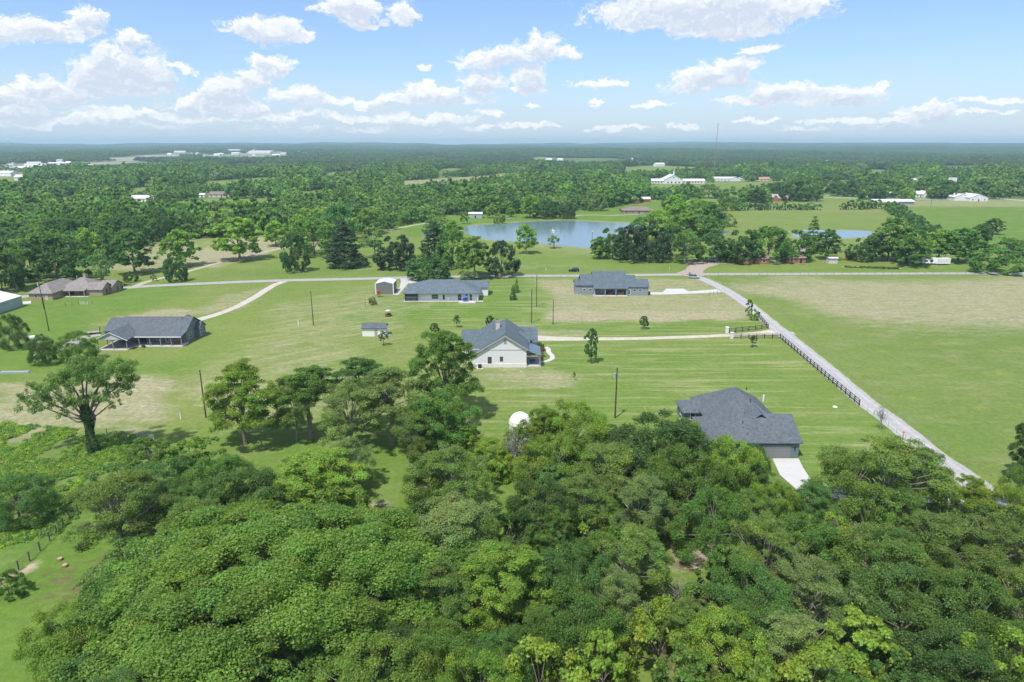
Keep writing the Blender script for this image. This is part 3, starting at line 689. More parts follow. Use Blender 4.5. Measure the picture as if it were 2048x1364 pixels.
# near
proto('grandoak', 'dome', 3, 14.0, 8.5, 3.0, 560, 330000, .105, BARK, 110, 26)
proto('oak0', 'dome', 11, 6.5, 9.2, .8, 120, 62000, .110, BARK, 24, 11)
proto('oak1', 'dome', 12, 6.5, 10, .8, 130, 62000, .110, BARKP, 24, 11)
proto('pecan0', 'limb', 21, 6.5, 14.0, 1.5, 200, 80000, .115, BARK, 24, 22)
proto('pecan1', 'limb', 22, 6.5, 13.0, 1.5, 200, 76000, .115, BARK, 24, 22)
proto('elm0', 'open', 31, 6.0, 11, 2.2, 170, 52000, .095, BARKP, 110, 16, sparse=1.25)
proto('elm1', 'open', 32, 6.0, 10.5, 1.8, 170, 52000, .095, BARKP, 110, 16, sparse=1.25)
proto('elm2', 'open', 36, 5.0, 8.5, 5.6, 150, 42000, .095, BARKP, 0, 30, sparse=1.2)
proto('shrub0', 'dome', 41, 3.0, 3.6, .2, 50, 16000, .11, BARK, 6, 6)
proto('shrub1', 'open', 42, 3.0, 4.2, .3, 55, 16000, .11, BARK, 6, 6)
proto('dead0', 'open', 51, 4.0, 8.0, 2.5, 90, 900, .10, BARKP, 70, 20, sparse=1.3)
proto('sap0', 'limb', 61, 1.5, 3.3, 1.0, 60, 4500, .13, BARK, 0, 8)
proto('sap1', 'dome', 62, 1.5, 2.9, 1.0, 60, 4500, .13, BARK, 0, 8)
# middle distance
proto('moak0', 'dome', 71, 6.5, 10.3, .5, 90, 10000, .34, BARK, 6, 10, tvar=.22)
proto('moak1', 'dome', 72, 6.5, 10, .4, 90, 10000, .34, BARK, 6, 10, tvar=.22)
proto('mpecan0', 'limb', 81, 6.0, 13.2, .8, 150, 11000, .34, BARK, 6, 12, tvar=.22)
proto('mpecan1', 'limb', 82, 6.0, 12.2, .8, 150, 11000, .34, BARKP, 6, 12, tvar=.22)
proto('mcone0', 'cone', 91, 6.0, 15.6, .9, 260, 11000, .34, BARK, 0, 20, tvar=.2)
proto('melm0', 'open', 95, 6.0, 10.7, 1.8, 100, 5200, .30, BARKP, 20, 16, sparse=1.15, tvar=.2)
# far
for i in range(3): proto('far%d' % i, ('dome', 'limb', 'dome')[i], 101 + i, 6.0, (8.0, 10.0, 9.0)[i], 1.0, 26, 1000, .80, BARK, 0, 4, tvar=.25)
TINT = dict(dk=(.046, .092, .026), md=(.064, .128, .028), br=(.100, .172, .030), yg=(.112, .180, .032), ol=(.078, .134, .032),
            gg=(.100, .155, .056), tl=(.055, .120, .034), dd=(.032, .060, .026), oak=(.080, .140, .028), red=(.15, .075, .04), pk=(.30, .10, .12))
TINT = {k: tuple(c * 1.64 for c in v) for k, v in TINT.items()}
RNDT = random.Random(77)
def tree(name, key, loc, rad, h, tint, label, cat='tree', group=None, rz=None, lean=0.0):
    cm, tm, r0, h0 = PR[key]
    o = thing(name, loc, label, cat, group, RNDT.uniform(0, 6.28) if rz is None else rz)
    s = rad / r0; q_ = RNDT.uniform(.88, 1.14); o.scale = (s * q_, s / q_, h / h0)
    if lean: o.rotation_euler = (RNDT.uniform(-lean, lean), RNDT.uniform(-lean, lean), o.rotation_euler.z)
    c = bpy.data.objects.new('crown', cm); COL.objects.link(c); c.parent = o
    t = TINT[tint] if isinstance(tint, str) else tint
    t = tuple(q * 1.3 for q in t) if key[0] in 'mh' else (t[0] * 1.30, t[1] * 1.18, t[2] * 1.05)
    c.color = (*t, 1)
    k = bpy.data.objects.new('trunk', tm); COL.objects.link(k); k.parent = o
    return o
# --- foreground: (centre x, top row, width px, height m, kind, tint, label)
FORE = [
 (705,885,105,8.0,'elm1','gg','grey green low tree in the middle of the mossy thicket'),
 (858,925,95,8.0,'oak1','md','round green tree under the lower crown of the tallest pecan'),
 (935,858,75,7.5,'pecan1','br','bright small tree right of the tallest pecan foot'),
 (350,965,100,7.0,'oak1','dk','dark green tree between the teal tree and the olive ones'),
 (1000,905,60,5.0,'shrub0','yg','yellow green low bush left of the twisted bare tree'),
 (300,880,70,4.5,'shrub0','md','green bush right of the white farm gate at lawn level'),
 (575,1030,560,12.5,'grandoak','oak','huge spreading live oak dome filling the bottom left of the view'),
 (315,1150,290,9.5,'oak1','md','broad bushy tree at the bottom left edge of the wood beside the grass'),
 (150,1215,150,7.5,'oak0','br','leafy tree at the lower left corner of the wood'),
 (410,1290,260,8.0,'oak0','md','rounded tree at the bottom edge in front of the huge live oak'),
 (250,955,195,12.0,'elm0','ol','olive open crowned tree with dark forked trunk beside the pipe fence'),
 (395,1010,150,9.0,'elm1','ol','olive feathery tree between the huge live oak and the open crowned tree'),
 (205,1140,110,4.0,'shrub1','gg','grey green scrubby bush at the foot of the open crowned olive tree'),
 (330,925,150,7.5,'oak0','tl','blue green bushy tree in the thicket below the vine covered tree'),
 (240,938,110,5.0,'shrub0','tl','dark teal bush at the foot of the vine covered tree'),
 (395,880,110,7.0,'shrub1','br','bright leafy bush right of the white farm gate'),
 (440,915,120,9.0,'oak1','md','dense green tree in front of the left bright pecan'),
 (470,955,190,9.5,'oak0','dk','dark rounded oak left of the yellow green spreading tree'),
 (475,750,155,15.5,'pecan0','br','bright tall pecan beside the leftmost roadless utility pole'),
 (612,755,135,14.0,'elm2','md','tall tree with pale grey trunk standing on the lawn edge'),
 (590,775,95,11.5,'elm0','gg','grey green feathery tree leaning in front of the pale trunk tree'),
 (722,738,120,14.5,'elm2','tl','blue green thin crowned tree behind the mossy grey trees'),
 (778,760,160,14.5,'elm2','gg','mossy grey tree with a straight pale trunk above the brush pile'),
 (705,775,130,13.0,'elm1','gg','mossy grey tree left of the straight pale trunk'),
 (835,830,110,10.0,'elm0','ol','brownish olive tree between the mossy grey trees and the tallest pecan'),
 (888,688,162,18.0,'pecan0','md','tallest bright green pecan in front of the white farmhouse'),
 (880,790,150,13.0,'pecan1','md','lower green crown at the foot of the tallest pecan'),
 (645,905,180,9.0,'pecan1','yg','yellow green spreading tree in front of the dark tree shadow'),
 (905,905,170,10.0,'elm1','ol','olive grey tree below the tallest pecan'),
 (905,1010,230,9.5,'elm0','gg','wide grey green tree right of the brush pile clearing'),
 (960,1040,120,8.5,'oak1','ol','olive tree just right of the narrow grass clearing'),
 (1150,812,130,11.0,'oak0','yg','yellow green round tree right of the white playhouse'),
 (1085,822,90,10.0,'pecan1','br','bright green tree touching the white playhouse'),
 (1036,862,70,6.5,'elm1','ol','thin olive small tree in front of the white dome'),
 (1105,880,140,8.5,'oak1','br','low leafy green tree under the yellow green round tree'),
 (1030,855,75,9.5,'dead0','br','nearly bare twisted tree in front of the white playhouse'),
 (975,880,90,6.5,'elm1','yg','thin yellow green small tree left of the white playhouse'),
 (1318,838,185,13.0,'oak1','dk','big dark glossy leaved tree left of the garage house'),
 (1375,905,150,12.0,'oak0','md','dense green tree against the left wall of the garage house'),
 (1235,900,180,10.0,'elm0','ol','wide olive tree left of the big dark glossy tree'),
 (1085,965,125,9.5,'oak0','dk','dark rounded tree right of the clearing with the bare twisted tree'),
 (1165,960,140,9.0,'elm1','ol','olive feathery tree behind the dark rounded tree'),
 (1275,960,160,9.5,'elm0','gg','grey green mossy tree below the wide olive tree'),
 (1462,885,125,11.0,'oak0','br','bright green round tree covering the left of the garage door'),
 (1430,990,150,9.5,'oak1','md','green tree in front of the bright round tree by the garage'),
 (1492,990,110,7.5,'elm1','ol','olive tree just left of the white concrete drive'),
 (1578,985,44,4.5,'elm0','ol','small spiky olive tree overlapping the white concrete drive'),
 (1760,888,215,12.0,'elm0','ol','very wide olive tree right of the concrete drive'),
 (1700,910,130,11.0,'oak1','ol','olive tree over the bend of the concrete drive'),
 (1842,908,105,9.5,'oak1','ol','olive dense tree where the side road enters the wood'),
 (1690,1040,110,6.0,'dead0','gg','bare arching dead tree in the shade below the wide olive tree'),
 (1935,955,70,6.5,'pecan1','yg','yellow flowering tree beside the lower end of the side road'),
 (2000,975,110,7.0,'oak0','yg','yellow green bushy tree right of the yellow flowering tree'),
 (2065,838,90,12.0,'pecan0','dk','dark tree cut by the right edge of the picture'),
 (2065,935,90,8.0,'oak0','md','green tree under the dark tree at the right edge'),
 (1010,1100,190,10.5,'pecan0','br','bright airy tree at the bottom centre with pale limbs'),
 (1140,1095,150,9.5,'oak0','tl','blue green rounded tree right of the bright airy bottom tree'),
 (1260,1065,170,9.5,'elm0','ol','olive tree left of the bare dirt clearing'),
 (1235,1150,130,8.5,'elm1','gg','grey green tree below the bare dirt clearing on its left'),
 (1355,1150,110,4.5,'dead0','gg','pale dead bush with spiky branches below the dirt clearing'),
 (1320,1225,150,7.5,'shrub0','yg','yellow green bush below the pale dead bush'),
 (1200,1270,150,7.5,'shrub1','br','bright bush at the bottom edge right of the picture centre'),
 (1080,1300,170,8.0,'shrub0','yg','yellow green bush on the bottom edge at the picture centre'),
 (960,1310,150,8.0,'oak0','br','bright small tree on the bottom edge just left of centre'),
 (880,1250,140,8.0,'oak1','md','green tree filling the gap right of the huge live oak'),
 (880,1130,150,9.0,'elm1','ol','olive tree between the huge live oak and the bright airy tree'),
 (1520,1050,170,9.5,'elm0','ol','olive feathery tree right of the bare dirt clearing'),
 (1600,1040,150,9.0,'oak1','md','dense green tree left of the bare arching dead tree'),
 (1500,1140,150,9.5,'oak0','tl','blue green tree in the lower right wood'),
 (1620,1130,190,9.0,'elm1','gg','pale grey green mossy tree in the lower right wood'),
 (1450,1240,170,8.5,'oak0','br','bright green tree near the bottom right of centre'),
 (1580,1240,170,8.0,'elm0','gg','mossy pale tree near the bottom edge right of the bright green one'),
 (1745,1060,180,9.5,'oak1','ol','olive dense tree below the bare arching dead tree'),
 (1880,1040,180,9.5,'elm0','ol','wide olive tree in the right part of the wood'),
 (1990,1040,170,9.0,'elm1','ol','olive grey tree near the right edge of the wood'),
 (1800,1150,210,9.5,'oak0','dk','dark dense tree in the lower right wood'),
 (1720,1240,170,8.0,'shrub1','yg','yellow green bush below the mossy pale tree'),
 (1930,1160,170,9.0,'oak1','md','green dense tree near the lower right corner'),
 (2040,1150,150,9.0,'elm0','ol','olive tree on the right edge of the lower wood'),
 (1870,1270,190,8.5,'oak1','dk','dark tree on the bottom edge near the right corner'),
 (2010,1270,170,8.0,'shrub0','br','bright bush in the bottom right corner'),
 (1640,1320,190,7.5,'shrub0','br','bright bush on the bottom edge right of the mossy pale tree'),
 (1500,1330,160,7.5,'shrub1','yg','yellow green bush on the bottom edge below the bright green tree'),
 (1370,1310,150,7.5,'shrub1','md','green bush on the bottom edge under the yellow green one'),
 (760,1290,230,8.5,'oak1','oak','rounded oak at the bottom edge merging with the huge live oak'),
 (1160,1190,150,8.5,'oak0','md','green tree under the blue green rounded one'),
]
FOREPOS = []
ORDS = ['first','second','third','fourth','fifth','sixth','seventh','eighth','ninth','tenth','eleventh','twelfth','thirteenth','fourteenth','fifteenth','sixteenth','seventeenth','eighteenth','nineteenth']
def ordn(i):
    i += 1
    if i < 20: return ORDS[i - 1]
    t = {2: 'twenty', 3: 'thirty', 4: 'forty', 5: 'fifty'}[i // 10]
    return (t[:-1] + 'ieth') if i % 10 == 0 else t + ' ' + ORDS[i % 10 - 1]
TONE = dict(dk='dark green', md='mid green', br='bright green', yg='yellow green', ol='olive', gg='grey green', tl='blue green', dd='very dark')
FILL = []
for (cx, top, wpx, h, kind, tint, lab) in FORE:
    zc = h * .90; p = G(cx, top, zc); d = mpp(Vector((p.x, p.y, h * .5)))
    rad = wpx * d / 2 * (1.04 if kind != 'grandoak' else 1.0)
    if kind == 'grandoak': p.y -= 6.5
    elif h < 14: p.y -= rad * .35
    base = Vector((p.x, p.y, 0)); FOREPOS.append((base.x, base.y, rad))
    nm = {'g': 'live_oak', 'o': 'oak_tree', 'p': 'pecan_tree', 'e': 'elm_tree', 's': 'bush', 'd': 'dead_tree'}[kind[0]]
    tree(nm, kind, base, rad, h, tint, lab, 'bush' if nm == 'bush' else 'tree')
# undergrowth trees that close the gaps of the lower wood
rf = random.Random(5); nfill = 0
OPEN_F = [[(690,930),(830,985),(850,1060),(740,1080),(690,1030)],[(960,900),(1070,960),(1040,1060),(1000,1060),(940,950)],[(1300,1070),(1460,1010),(1450,1130),(1400,1170),(1310,1150)],
          [(440,860),(620,840),(620,950),(520,975),(470,950)],[(-50,860),(190,900),(230,1130),(90,1420),(-60,1420)],[(1530,900),(1560,1020),(1660,1050),(1800,1060),(1960,1080),(2048,1080),(2048,800),(1500,800)]]
OPW = [[tuple(G(a, b)[:2]) for a, b in r] for r in OPEN_F]
WOODW = [tuple(G(a, b)[:2]) for a, b in [(230,1200),(420,1010),(560,1010),(700,1040),(860,1060),(1030,1060),(1050,970),(1200,900),(1400,900),(1480,960),(1640,1010),(2250,1060),(2300,1640),(190,1640)]]
def pin(x, y, ring): return bool(inside(np.array([x]), np.array([y]), ring)[0])
gx = -60
while gx < 75:
    gy = 44
    while gy < 118:
        x = gx + rf.uniform(-2, 2); y = gy + rf.uniform(-2, 2); gy += 6.5
        if not pin(x, y, WOODW) or any(pin(x, y, r) for r in OPW): continue
        if any(math.hypot(x - a, y - b) < r * .62 for a, b, r in FOREPOS): continue
        k = rf.choice(['shrub0', 'shrub1', 'shrub0', 'oak0', 'elm1']); hh = rf.uniform(4.5, 7) if k[0] == 's' else rf.uniform(6.5, 8)
        tree('bush' if k[0] == 's' else 'oak_tree', k, (x, y, 0), rf.uniform(3.0, 4.3), hh, rf.choice(['md', 'ol', 'br', 'tl', 'md', 'dk']),
             'x', 'bush' if k[0] == 's' else 'tree', 'undergrowth of the foreground wood'); nfill += 1; FILL.append((round((gy - 50.5) / 6.5), x, COL.objects[-3]))
    gx += 6.5
for row in sorted({f[0] for f in FILL}):
    rowf = sorted([f for f in FILL if f[0] == row], key=lambda f: f[1])
    for i, f in enumerate(rowf): f[2]['label'] = 'low undergrowth, %s from left in %s row up of the foreground wood' % (ordn(i), ordn(row))
# --- the vine covered tree on the left
def vine_tree():
    base = G(188, 905); h = ZT(base.y, 714); rad = 262 * mpp(Vector((base.x, base.y, h * .7))) / 2
    o = thing('pecan_tree', base, 'broad airy tree with a thick vine covered trunk left of the hay patch', 'tree')
    rs = np.random.RandomState(8)
    cl = [(-rad * .78, 0, h * .50, 1.9), (-rad * .50, .8, h * .62, 2.2), (-rad * .60, -.5, h * .72, 1.5), (-rad * .2, 0, h * .78, 2.4), (rad * .12, .5, h * .86, 2.7), (rad * .45, 0, h * .82, 2.6), (rad * .70, -.6, h * .74, 1.9), (rad * .62, .3, h * .90, 1.8), (rad * .30, -.6, h * .66, 1.8), (-rad * .1, -.6, h * .56, 1.7), (rad * .1, .8, h * .55, 1.6), (rad * .48, -.2, h * .54, 1.1), (-rad * .42, 0, h * .42, 1.2), (-rad * .9, .3, h * .60, 1.1)]
    c = []; pr = []
    for a, b, z, r in cl:
        for _ in range(int(r * 9)):
            d = rs.randn(3); d /= np.linalg.norm(d); c.append(np.array([a, b, z]) + d * r * 1.3 * rs.uniform(.4, 1.05) * np.array([1, 1.3, .75])); pr.append(r * rs.uniform(.22, .42))
    c = np.array(c); pr = np.array(pr); n = 38000; w = pr ** 2; k = rs.choice(len(c), n, p=w / w.sum()); d = rs.randn(n, 3); d /= np.linalg.norm(d, axis=1, keepdims=True); d[:, 2] += .25
    t = np.clip(1 + rs.randn(n, 1) * .18, .5, 1.6) * (1 + rs.randn(len(c), 1) * .12)[k]; tint = np.concatenate([t, t, t], 1)
    me = quads_mesh('crown', c[k] + d * pr[k, None] * rs.uniform(.5, 1.15, (n, 1)), d + rs.randn(n, 3) * .6 + np.array([0, 0, .4]), .125 * rs.uniform(.5, 1.25, n), tint, LEAF)
    cr = bpy.data.objects.new('crown', me); COL.objects.link(cr); cr.parent = o; cr.color = (.150, .235, .062, 1)
    mb = MB(); mb.path([(0, 0, -.2), (.1, 0, h * .2), (-.1, 0, h * .42), (0, 0, h * .6), (.3, 0, h * .8)], [.45, .35, .28, .18, .07], 10)
    for a, b, z, r in cl: mb.path([(0, 0, h * .34), (a * .4, b * .5, z * .78), (a * .8, b, z * .95), (a, b, z)], [.2, .15, .09, .04], 6)
    mb.build('trunk', BARK, o)
    n = 8000; z = rs.rand(n) * h * .52; an = rs.rand(n) * 6.283; rr = (.72 + .22 * np.sin(z * 1.1) + .3 * np.sin(an * 3 + z)) * rs.uniform(.7, 1.08, n)
    pos = np.stack([rr * np.cos(an), rr * np.sin(an), z], 1); nr = np.stack([np.cos(an), np.sin(an), np.full(n, .4)], 1) + rs.randn(n, 3) * .4
    t = np.clip(1 + rs.randn(n, 1) * .22, .5, 1.6); me = quads_mesh('vines', pos, nr, .16 * rs.uniform(.5, 1.2, n), np.concatenate([t, t, t], 1), LEAF)
    vo = bpy.data.objects.new('vine', me); COL.objects.link(vo); vo.parent = o; vo.color = (.095, .185, .055, 1)
vine_tree()
# --- trees with a visible foot: (x, foot row, top row, width px, kind, tint, label[, name])
MID = [
 (590,543,470,52,'moak0','dk','dark narrow oak by the main road left of the layered cedar'),
 (690,533,446,82,'mcone0','dd','dark layered cedar on the green beyond the main road'),
 (793,537,474,78,'moak1','dd','dark round oak right of the layered cedar'),
 (750,516,455,58,'melm0','gg','grey green airy tree between the cedar and the dark round oak'),
 (628,509,440,92,'moak0','md','wide green oak behind the layered cedar on its left'),
 (480,520,440,100,'mpecan0','br','wide bright green tree beside the park lane'),
 (362,533,464,78,'mpecan1','br','bright green tree in the meadow above the small dark tree'),
 (354,563,512,36,'moak1','dk','small dark tree where the park lane meets the main road'),
 (270,547,468,86,'mpecan0','dk','dark dense tree in the meadow right of the brick house trees'),
 (115,560,472,120,'moak0','dk','very wide dark oak behind the brick ranch house'),
 (210,576,503,42,'melm0','gg','slender grey green tree at the right end of the brick house'),
 (33,583,505,58,'melm0','dk','dark thin tree above the metal barn'),
 (5,582,480,70,'moak1','dk','dark tree cut by the left edge above the metal barn'),
 (65,555,478,70,'moak0','md','green tree between the left edge and the wide dark oak'),
 (180,530,462,60,'mpecan1','yg','yellow green tree behind the wide dark oak'),
 (215,520,460,60,'moak1','md','green tree left of the dark dense meadow tree'),
 (870,530,447,78,'mcone0','dd','tall dark tree behind the hip roofed house'),
 (858,558,510,78,'moak1','dk','low dark round tree at the roadside behind the hip roofed house'),
 (905,535,462,60,'moak0','md','green tree between the tall dark tree and the thick trunked one'),
 (949,554,478,88,'mpecan1','ol','olive tree with a thick dark trunk standing on the roadside'),
 (1003,552,486,64,'moak0','dd','dark roadside tree cluster with several trunks right of the olive tree'),
 (1052,507,452,46,'mpecan0','br','bright tree on the near bank of the pond'),
 (1108,497,472,24,'sap0','br','small tree on the pond bank right of the bright one'),
 (1225,517,458,62,'moak1','dk','left dark oak of the cluster at the right end of the pond'),
 (1262,522,455,66,'moak0','dd','second dark oak of the cluster at the right end of the pond'),
 (1303,522,448,66,'moak1','dd','third dark oak of the cluster at the right end of the pond'),
 (1196,517,478,40,'mpecan1','yg','yellow green small tree at the edge of the pond cluster'),
 (1340,515,455,60,'moak0','dk','dark oak between the pond cluster and the pale trunked tree'),
 (1369,527,467,74,'melm0','ol','open tree with a pale bare trunk beside the dirt drive'),
 (1425,522,470,66,'moak0','dk','dark oak right of the dirt drive'),
 (1478,524,463,78,'moak1','dk','second dark oak right of the dirt drive'),
 (1535,523,457,80,'moak0','md','third oak right of the dirt drive, over the low brick house'),
 (1585,520,462,74,'moak1','md','oak behind the flagpole'),
 (1622,505,436,36,'mcone0','md','narrow tall tree rising behind the oaks near the flagpole'),
 (1655,518,462,58,'mpecan0','dk','dark tree beside the small white pump shed'),
 (1720,522,478,48,'moak1','dk','dark tree right of the tiny red barn'),
 (1775,520,440,80,'mpecan0','md','tall branching tree in the row behind the garden bed'),
 (1745,522,470,50,'mpecan1','dk','dark tree left of the tall branching tree'),
 (1815,522,460,60,'moak0','md','green tree in the row left of the camper'),
 (1820,531,478,84,'mpecan1','md','round tree on the lawn left of the camper'),
 (1875,520,462,66,'mpecan1','br','bright tree behind the camper'),
 (1915,525,460,80,'mpecan0','md','broad tree behind the white trailer'),
 (1955,520,452,56,'mpecan1','dk','dark tree right of the broad tree behind the white trailer'),
 (2010,525,478,66,'melm0','md','thin tree behind the round roadside tree at the right'),
 (2045,522,480,60,'moak1','dk','dark tree at the right edge beyond the main road'),
 (1988,545,498,84,'moak0','md','round dense tree beside the main road at the right'),
 (1985,468,438,40,'mpecan0','dk','lone small tree in the green field at the right'),
 (1310,482,425,66,'moak0','br','bright tree above the pond cluster'),
 (1345,470,394,60,'mpecan0','br','tallest bright tree of the clump above the pond cluster'),
 (1375,480,428,70,'mpecan1','yg','yellow green tree in the clump above the pond cluster'),
 (1405,478,432,60,'moak1','md','green tree at the right of the clump above the pond'),
 (1285,468,436,46,'moak0','tl','dark teal tree between the pond and the bright clump'),
 (1420,465,408,60,'mpecan1','md','airy tree behind the bright clump'),
 (1390,445,400,50,'moak0','br','bright tree left of the airy tree behind the clump'),
 (1448,452,428,40,'shrub0','gg','grey green willow bush on the bank of the ranch pond'),
 (1060,436,392,44,'mpecan0','br','bright bushy tree on the far bank of the pond'),
 (1090,436,402,50,'moak0','dk','dark tree right of the bright bushy one on the far bank'),
 (1134,437,405,32,'moak1','dk','round dark tree standing alone on the far bank lawn'),
 (1188,421,388,44,'moak0','gg','grey green oak at the left of the green strip beyond the pond'),
 (985,436,410,28,'mpecan1','br','small bright tree left of the parked white car beyond the pond'),
 (998,447,428,22,'shrub0','yg','round bush at the water line on the far bank'),
 (1020,434,416,22,'mpecan0','br','small bright tree behind the parked white car beyond the pond'),
 (625,478,420,82,'moak1','yg','wide yellow green tree at the edge of the left woods'),
 (735,470,420,50,'mpecan1','yg','yellow green tree right of the wide yellow green one'),
 (552,492,444,56,'mpecan0','yg','yellow green tree behind the park lane'),
 (680,480,412,60,'moak0','tl','blue green tree between the two yellow green ones'),
 (440,470,425,56,'moak1','yg','yellow green oak at the wood edge left of the wide bright tree'),
 (868,470,440,42,'moak0','md','green tree at the small pond left of the big pond'),
 (905,478,442,46,'mpecan1','br','bright airy tree at the left end of the big pond'),
 (800,452,428,10,'mcone0','yg','slim yellow columnar tree on the dam left of the pond'),
 (1590,402,362,50,'moak0','dk','dark oak over the brick house with the white shed'),
 (1612,402,358,50,'moak1','md','green oak right of the dark one over the brick house'),
 (1555,396,366,50,'moak0','dk','dark oak behind the brick house with the white shed'),
 (1510,412,380,56,'mpecan0','dk','tall dark tree left of the brick house with the white shed'),
 (1465,412,376,48,'moak1','md','rounded tree at the left end of the long hedge'),
 (1417,396,370,44,'moak0','ol','spreading oak in the clearing below the white church'),
 (1375,404,372,40,'moak1','md','green oak left of the spreading oak below the church'),
 (1660,385,352,60,'moak0','dk','dark oak of the group above the ranch road, left side'),
 (1690,392,358,50,'moak1','dk','dark oak of the group above the ranch road, right side'),
 (1740,398,364,50,'moak1','md','green oak over the ranch fence left of the white ranch house'),
 (1775,390,358,50,'moak0','md','wide green oak left of the white ranch house'),
 (1850,388,356,46,'moak1','dk','dark oak behind the white ranch house'),
 (1890,396,362,44,'moak0','dk','dark oak right of the white ranch house'),
 (30,697,632,50,'oak1','dk','dark tree with a vine wrapped trunk beside the white gas tank'),
 (88,728,672,50,'oak0','dk','dark round small tree right of the gas tank'),
 (160,722,666,60,'oak1','md','dark round small tree beside the carport of the blue grey house'),
 (869,669,647,18,'sap1','dk','lawn sapling nearest the garden shed side, left of three'),
 (914,655,632,16,'sap0','dk','lawn sapling in the middle between the garden shed and the farmhouse'),
 (980,653,632,16,'sap1','dk','lawn sapling just behind the white farmhouse chimney'),
 (768,691,664,20,'sap0','dk','sapling in front of the white garden shed'),
 (1287,658,633,18,'sap1','dk','lone sapling on the lawn above the farmhouse drive'),
 (1504,694,672,17,'sap0','dk','sapling behind the black board fence near the white pillars'),
 (1182,726,660,28,'mpecan0','dk','tall narrow young tree on the lawn below the farmhouse drive'),
 (1026,600,572,12,'mcone0','dk','slender young tree right of the hip roofed house'),
 (1033,585,558,12,'mcone0','md','slender young tree just behind the other slender one'),
 (785,771,738,26,'mcone0','dk','dark conical young tree behind the mossy grey trees'),
 (1148,760,745,6,'sap0','dk','tiny sapling between the farmhouse and the utility pole with the transformer'),
 (1232,553,560,1,'sap0','dk',None),
 (1497,632,600,22,'shrub1','md','leafy bush by the side road at the end of the black fence'),
 (1508,640,620,16,'shrub0','br','smaller bright bush at the foot of the leafy one by the black fence'),
 (262,563,545,26,'shrub0','dk','dark round bush left of the park lane entrance'),
 (308,562,550,16,'shrub1','dk','small dark bush right of the park lane entrance'),
 (237,579,563,14,'shrub0','dk','grey green shrub at the road right of the slender tree'),
 (758,594,580,10,'sap1','pk','pink flowering crepe myrtle in front of the metal shed'),
 (746,609,596,14,'shrub0','dk','green bush beside the rust red swing frame'),
 (741,606,596,9,'shrub1','red','rust red shrub inside the swing frame'),
 (1084,714,695,14,'shrub1','red','reddish shrub bed plant against the farmhouse porch, lower'),
 (1082,702,688,12,'shrub0','ol','olive reddish shrub against the farmhouse porch, upper'),
 (1380,551,545,5,'shrub0','dk','tiny dark shrub behind the silver car'),
 (40,1040,960,130,'oak0','tl','big round blue green bush at the left edge inside the pipe fence'),
 (20,1190,1150,60,'shrub0','md','low green bush at the left edge beside the pipe fence'),
 (1224,808,750,1,'sap0','dk',None),
 (1760,860,812,36,'dead0','dk','spindly small tree leaning over the side road'),
 (928,448,425,24,'shrub1','md','green willow bush beside the pale shed'),
 (880,452,434,36,'shrub0','gg','pale green willow bushes left of the pale shed'),
 (820,447,436,10,'shrub0','dk','small dark bush on the dam'),
 (842,445,434,12,'shrub1','dk','second small dark bush on the dam'),
]
NTREE = 0
for e in MID:
    (bx, br_, tr_, wpx, kind, tint, lab) = e
    if lab is None: continue
    b = G(bx, br_); h = max(.6, ZT(b.y, tr_)); d = mpp(Vector((b.x, b.y, h * .5))); rad = max(.3, wpx * d / 2)
    nm = 'bush' if kind.startswith('shrub') else ('sapling' if kind.startswith('sap') else ('cedar_tree' if 'cone' in kind else ('dead_tree' if 'dead' in kind else ('pecan_tree' if 'pecan' in kind else ('elm_tree' if 'elm' in kind else 'oak_tree')))))
    cat = 'bush' if nm == 'bush' else 'tree'
    tree(nm, kind, (b.x, b.y, 0), rad, h * 1.02, tint, lab, cat)
# --- woods beyond: the nearest ones are trees of their own, the rest is one mass
def in_clear(px, py, ringset): return [inside(px, py, np.array(r, float)) for r in ringset]
rs = np.random.RandomState(4)
cand = []
gy = 335.0
while gy < 1500:
    st = 8.2 if gy < 800 else 9.5
    half = gy * .80 + 40
    xsn = np.arange(-half, half, st); xsn = xsn + rs.uniform(-.45, .45, len(xsn)) * st
    ysn = gy + rs.uniform(-.45, .45, len(xsn)) * st
    cand.append(np.stack([xsn, ysn], 1)); gy += st * .92
cand = np.concatenate(cand); cx, cyy = cand[:, 0], cand[:, 1]; cz = terr(cx, cyy)
hh = rs.uniform(6.0, 13.5, len(cand)) * (1 + .35 * (vnoise(cx, cyy, 60, 3) - .5) * 2)
px, py, dd = proj(cx, cyy, cz); qx, qy, _ = proj(cx, cyy, cz + hh * .75); mx, my, _ = proj(cx, cyy, cz + hh * .4)
bad = np.zeros(len(cand), bool)
for r in CLEAR:
    for a, b in ((px, py), (qx, qy), (mx, my)): bad |= inside(a, b, r)
for r in TOWN:
    bad |= inside(px, py, r) & (rs.rand(len(cand)) < .6)
BHOLE = []      # filled with the far buildings below

# ------------------------------------------------------------------ house parts
def gable(w, r, x0, x1, y0, y1, ze, zr, axis='x', oh=.5, ohe=.4, zb=0.0, t=.2, xm=None, ze1=None):
    """walls into w, roof into r; axis = direction of the ridge; xm = ridge position across; ze1 = other eave height"""
    a0, a1, u0, u1 = (x0, x1, y0, y1) if axis == 'x' else (y0, y1, x0, x1)
    um = (u0 + u1) / 2 if xm is None else xm; ze1 = ze if ze1 is None else ze1
    if w is not None: w.extr([(u0, zb), (u1, zb), (u1, ze1), (um, zr), (u0, ze)], a0, a1, axis)
    s0 = (zr - ze) / (um - u0); s1 = (zr - ze1) / (u1 - um); l = .25
    prof = [(u0 - oh, ze - s0 * oh + l), (um, zr + l), (u1 + oh, ze1 - s1 * oh + l), (u1 + oh, ze1 - s1 * oh + l - t), (um, zr + l - t), (u0 - oh, ze - s0 * oh + l - t)]
    if r is not None: r.extr(prof, a0 - ohe, a1 + ohe, axis)
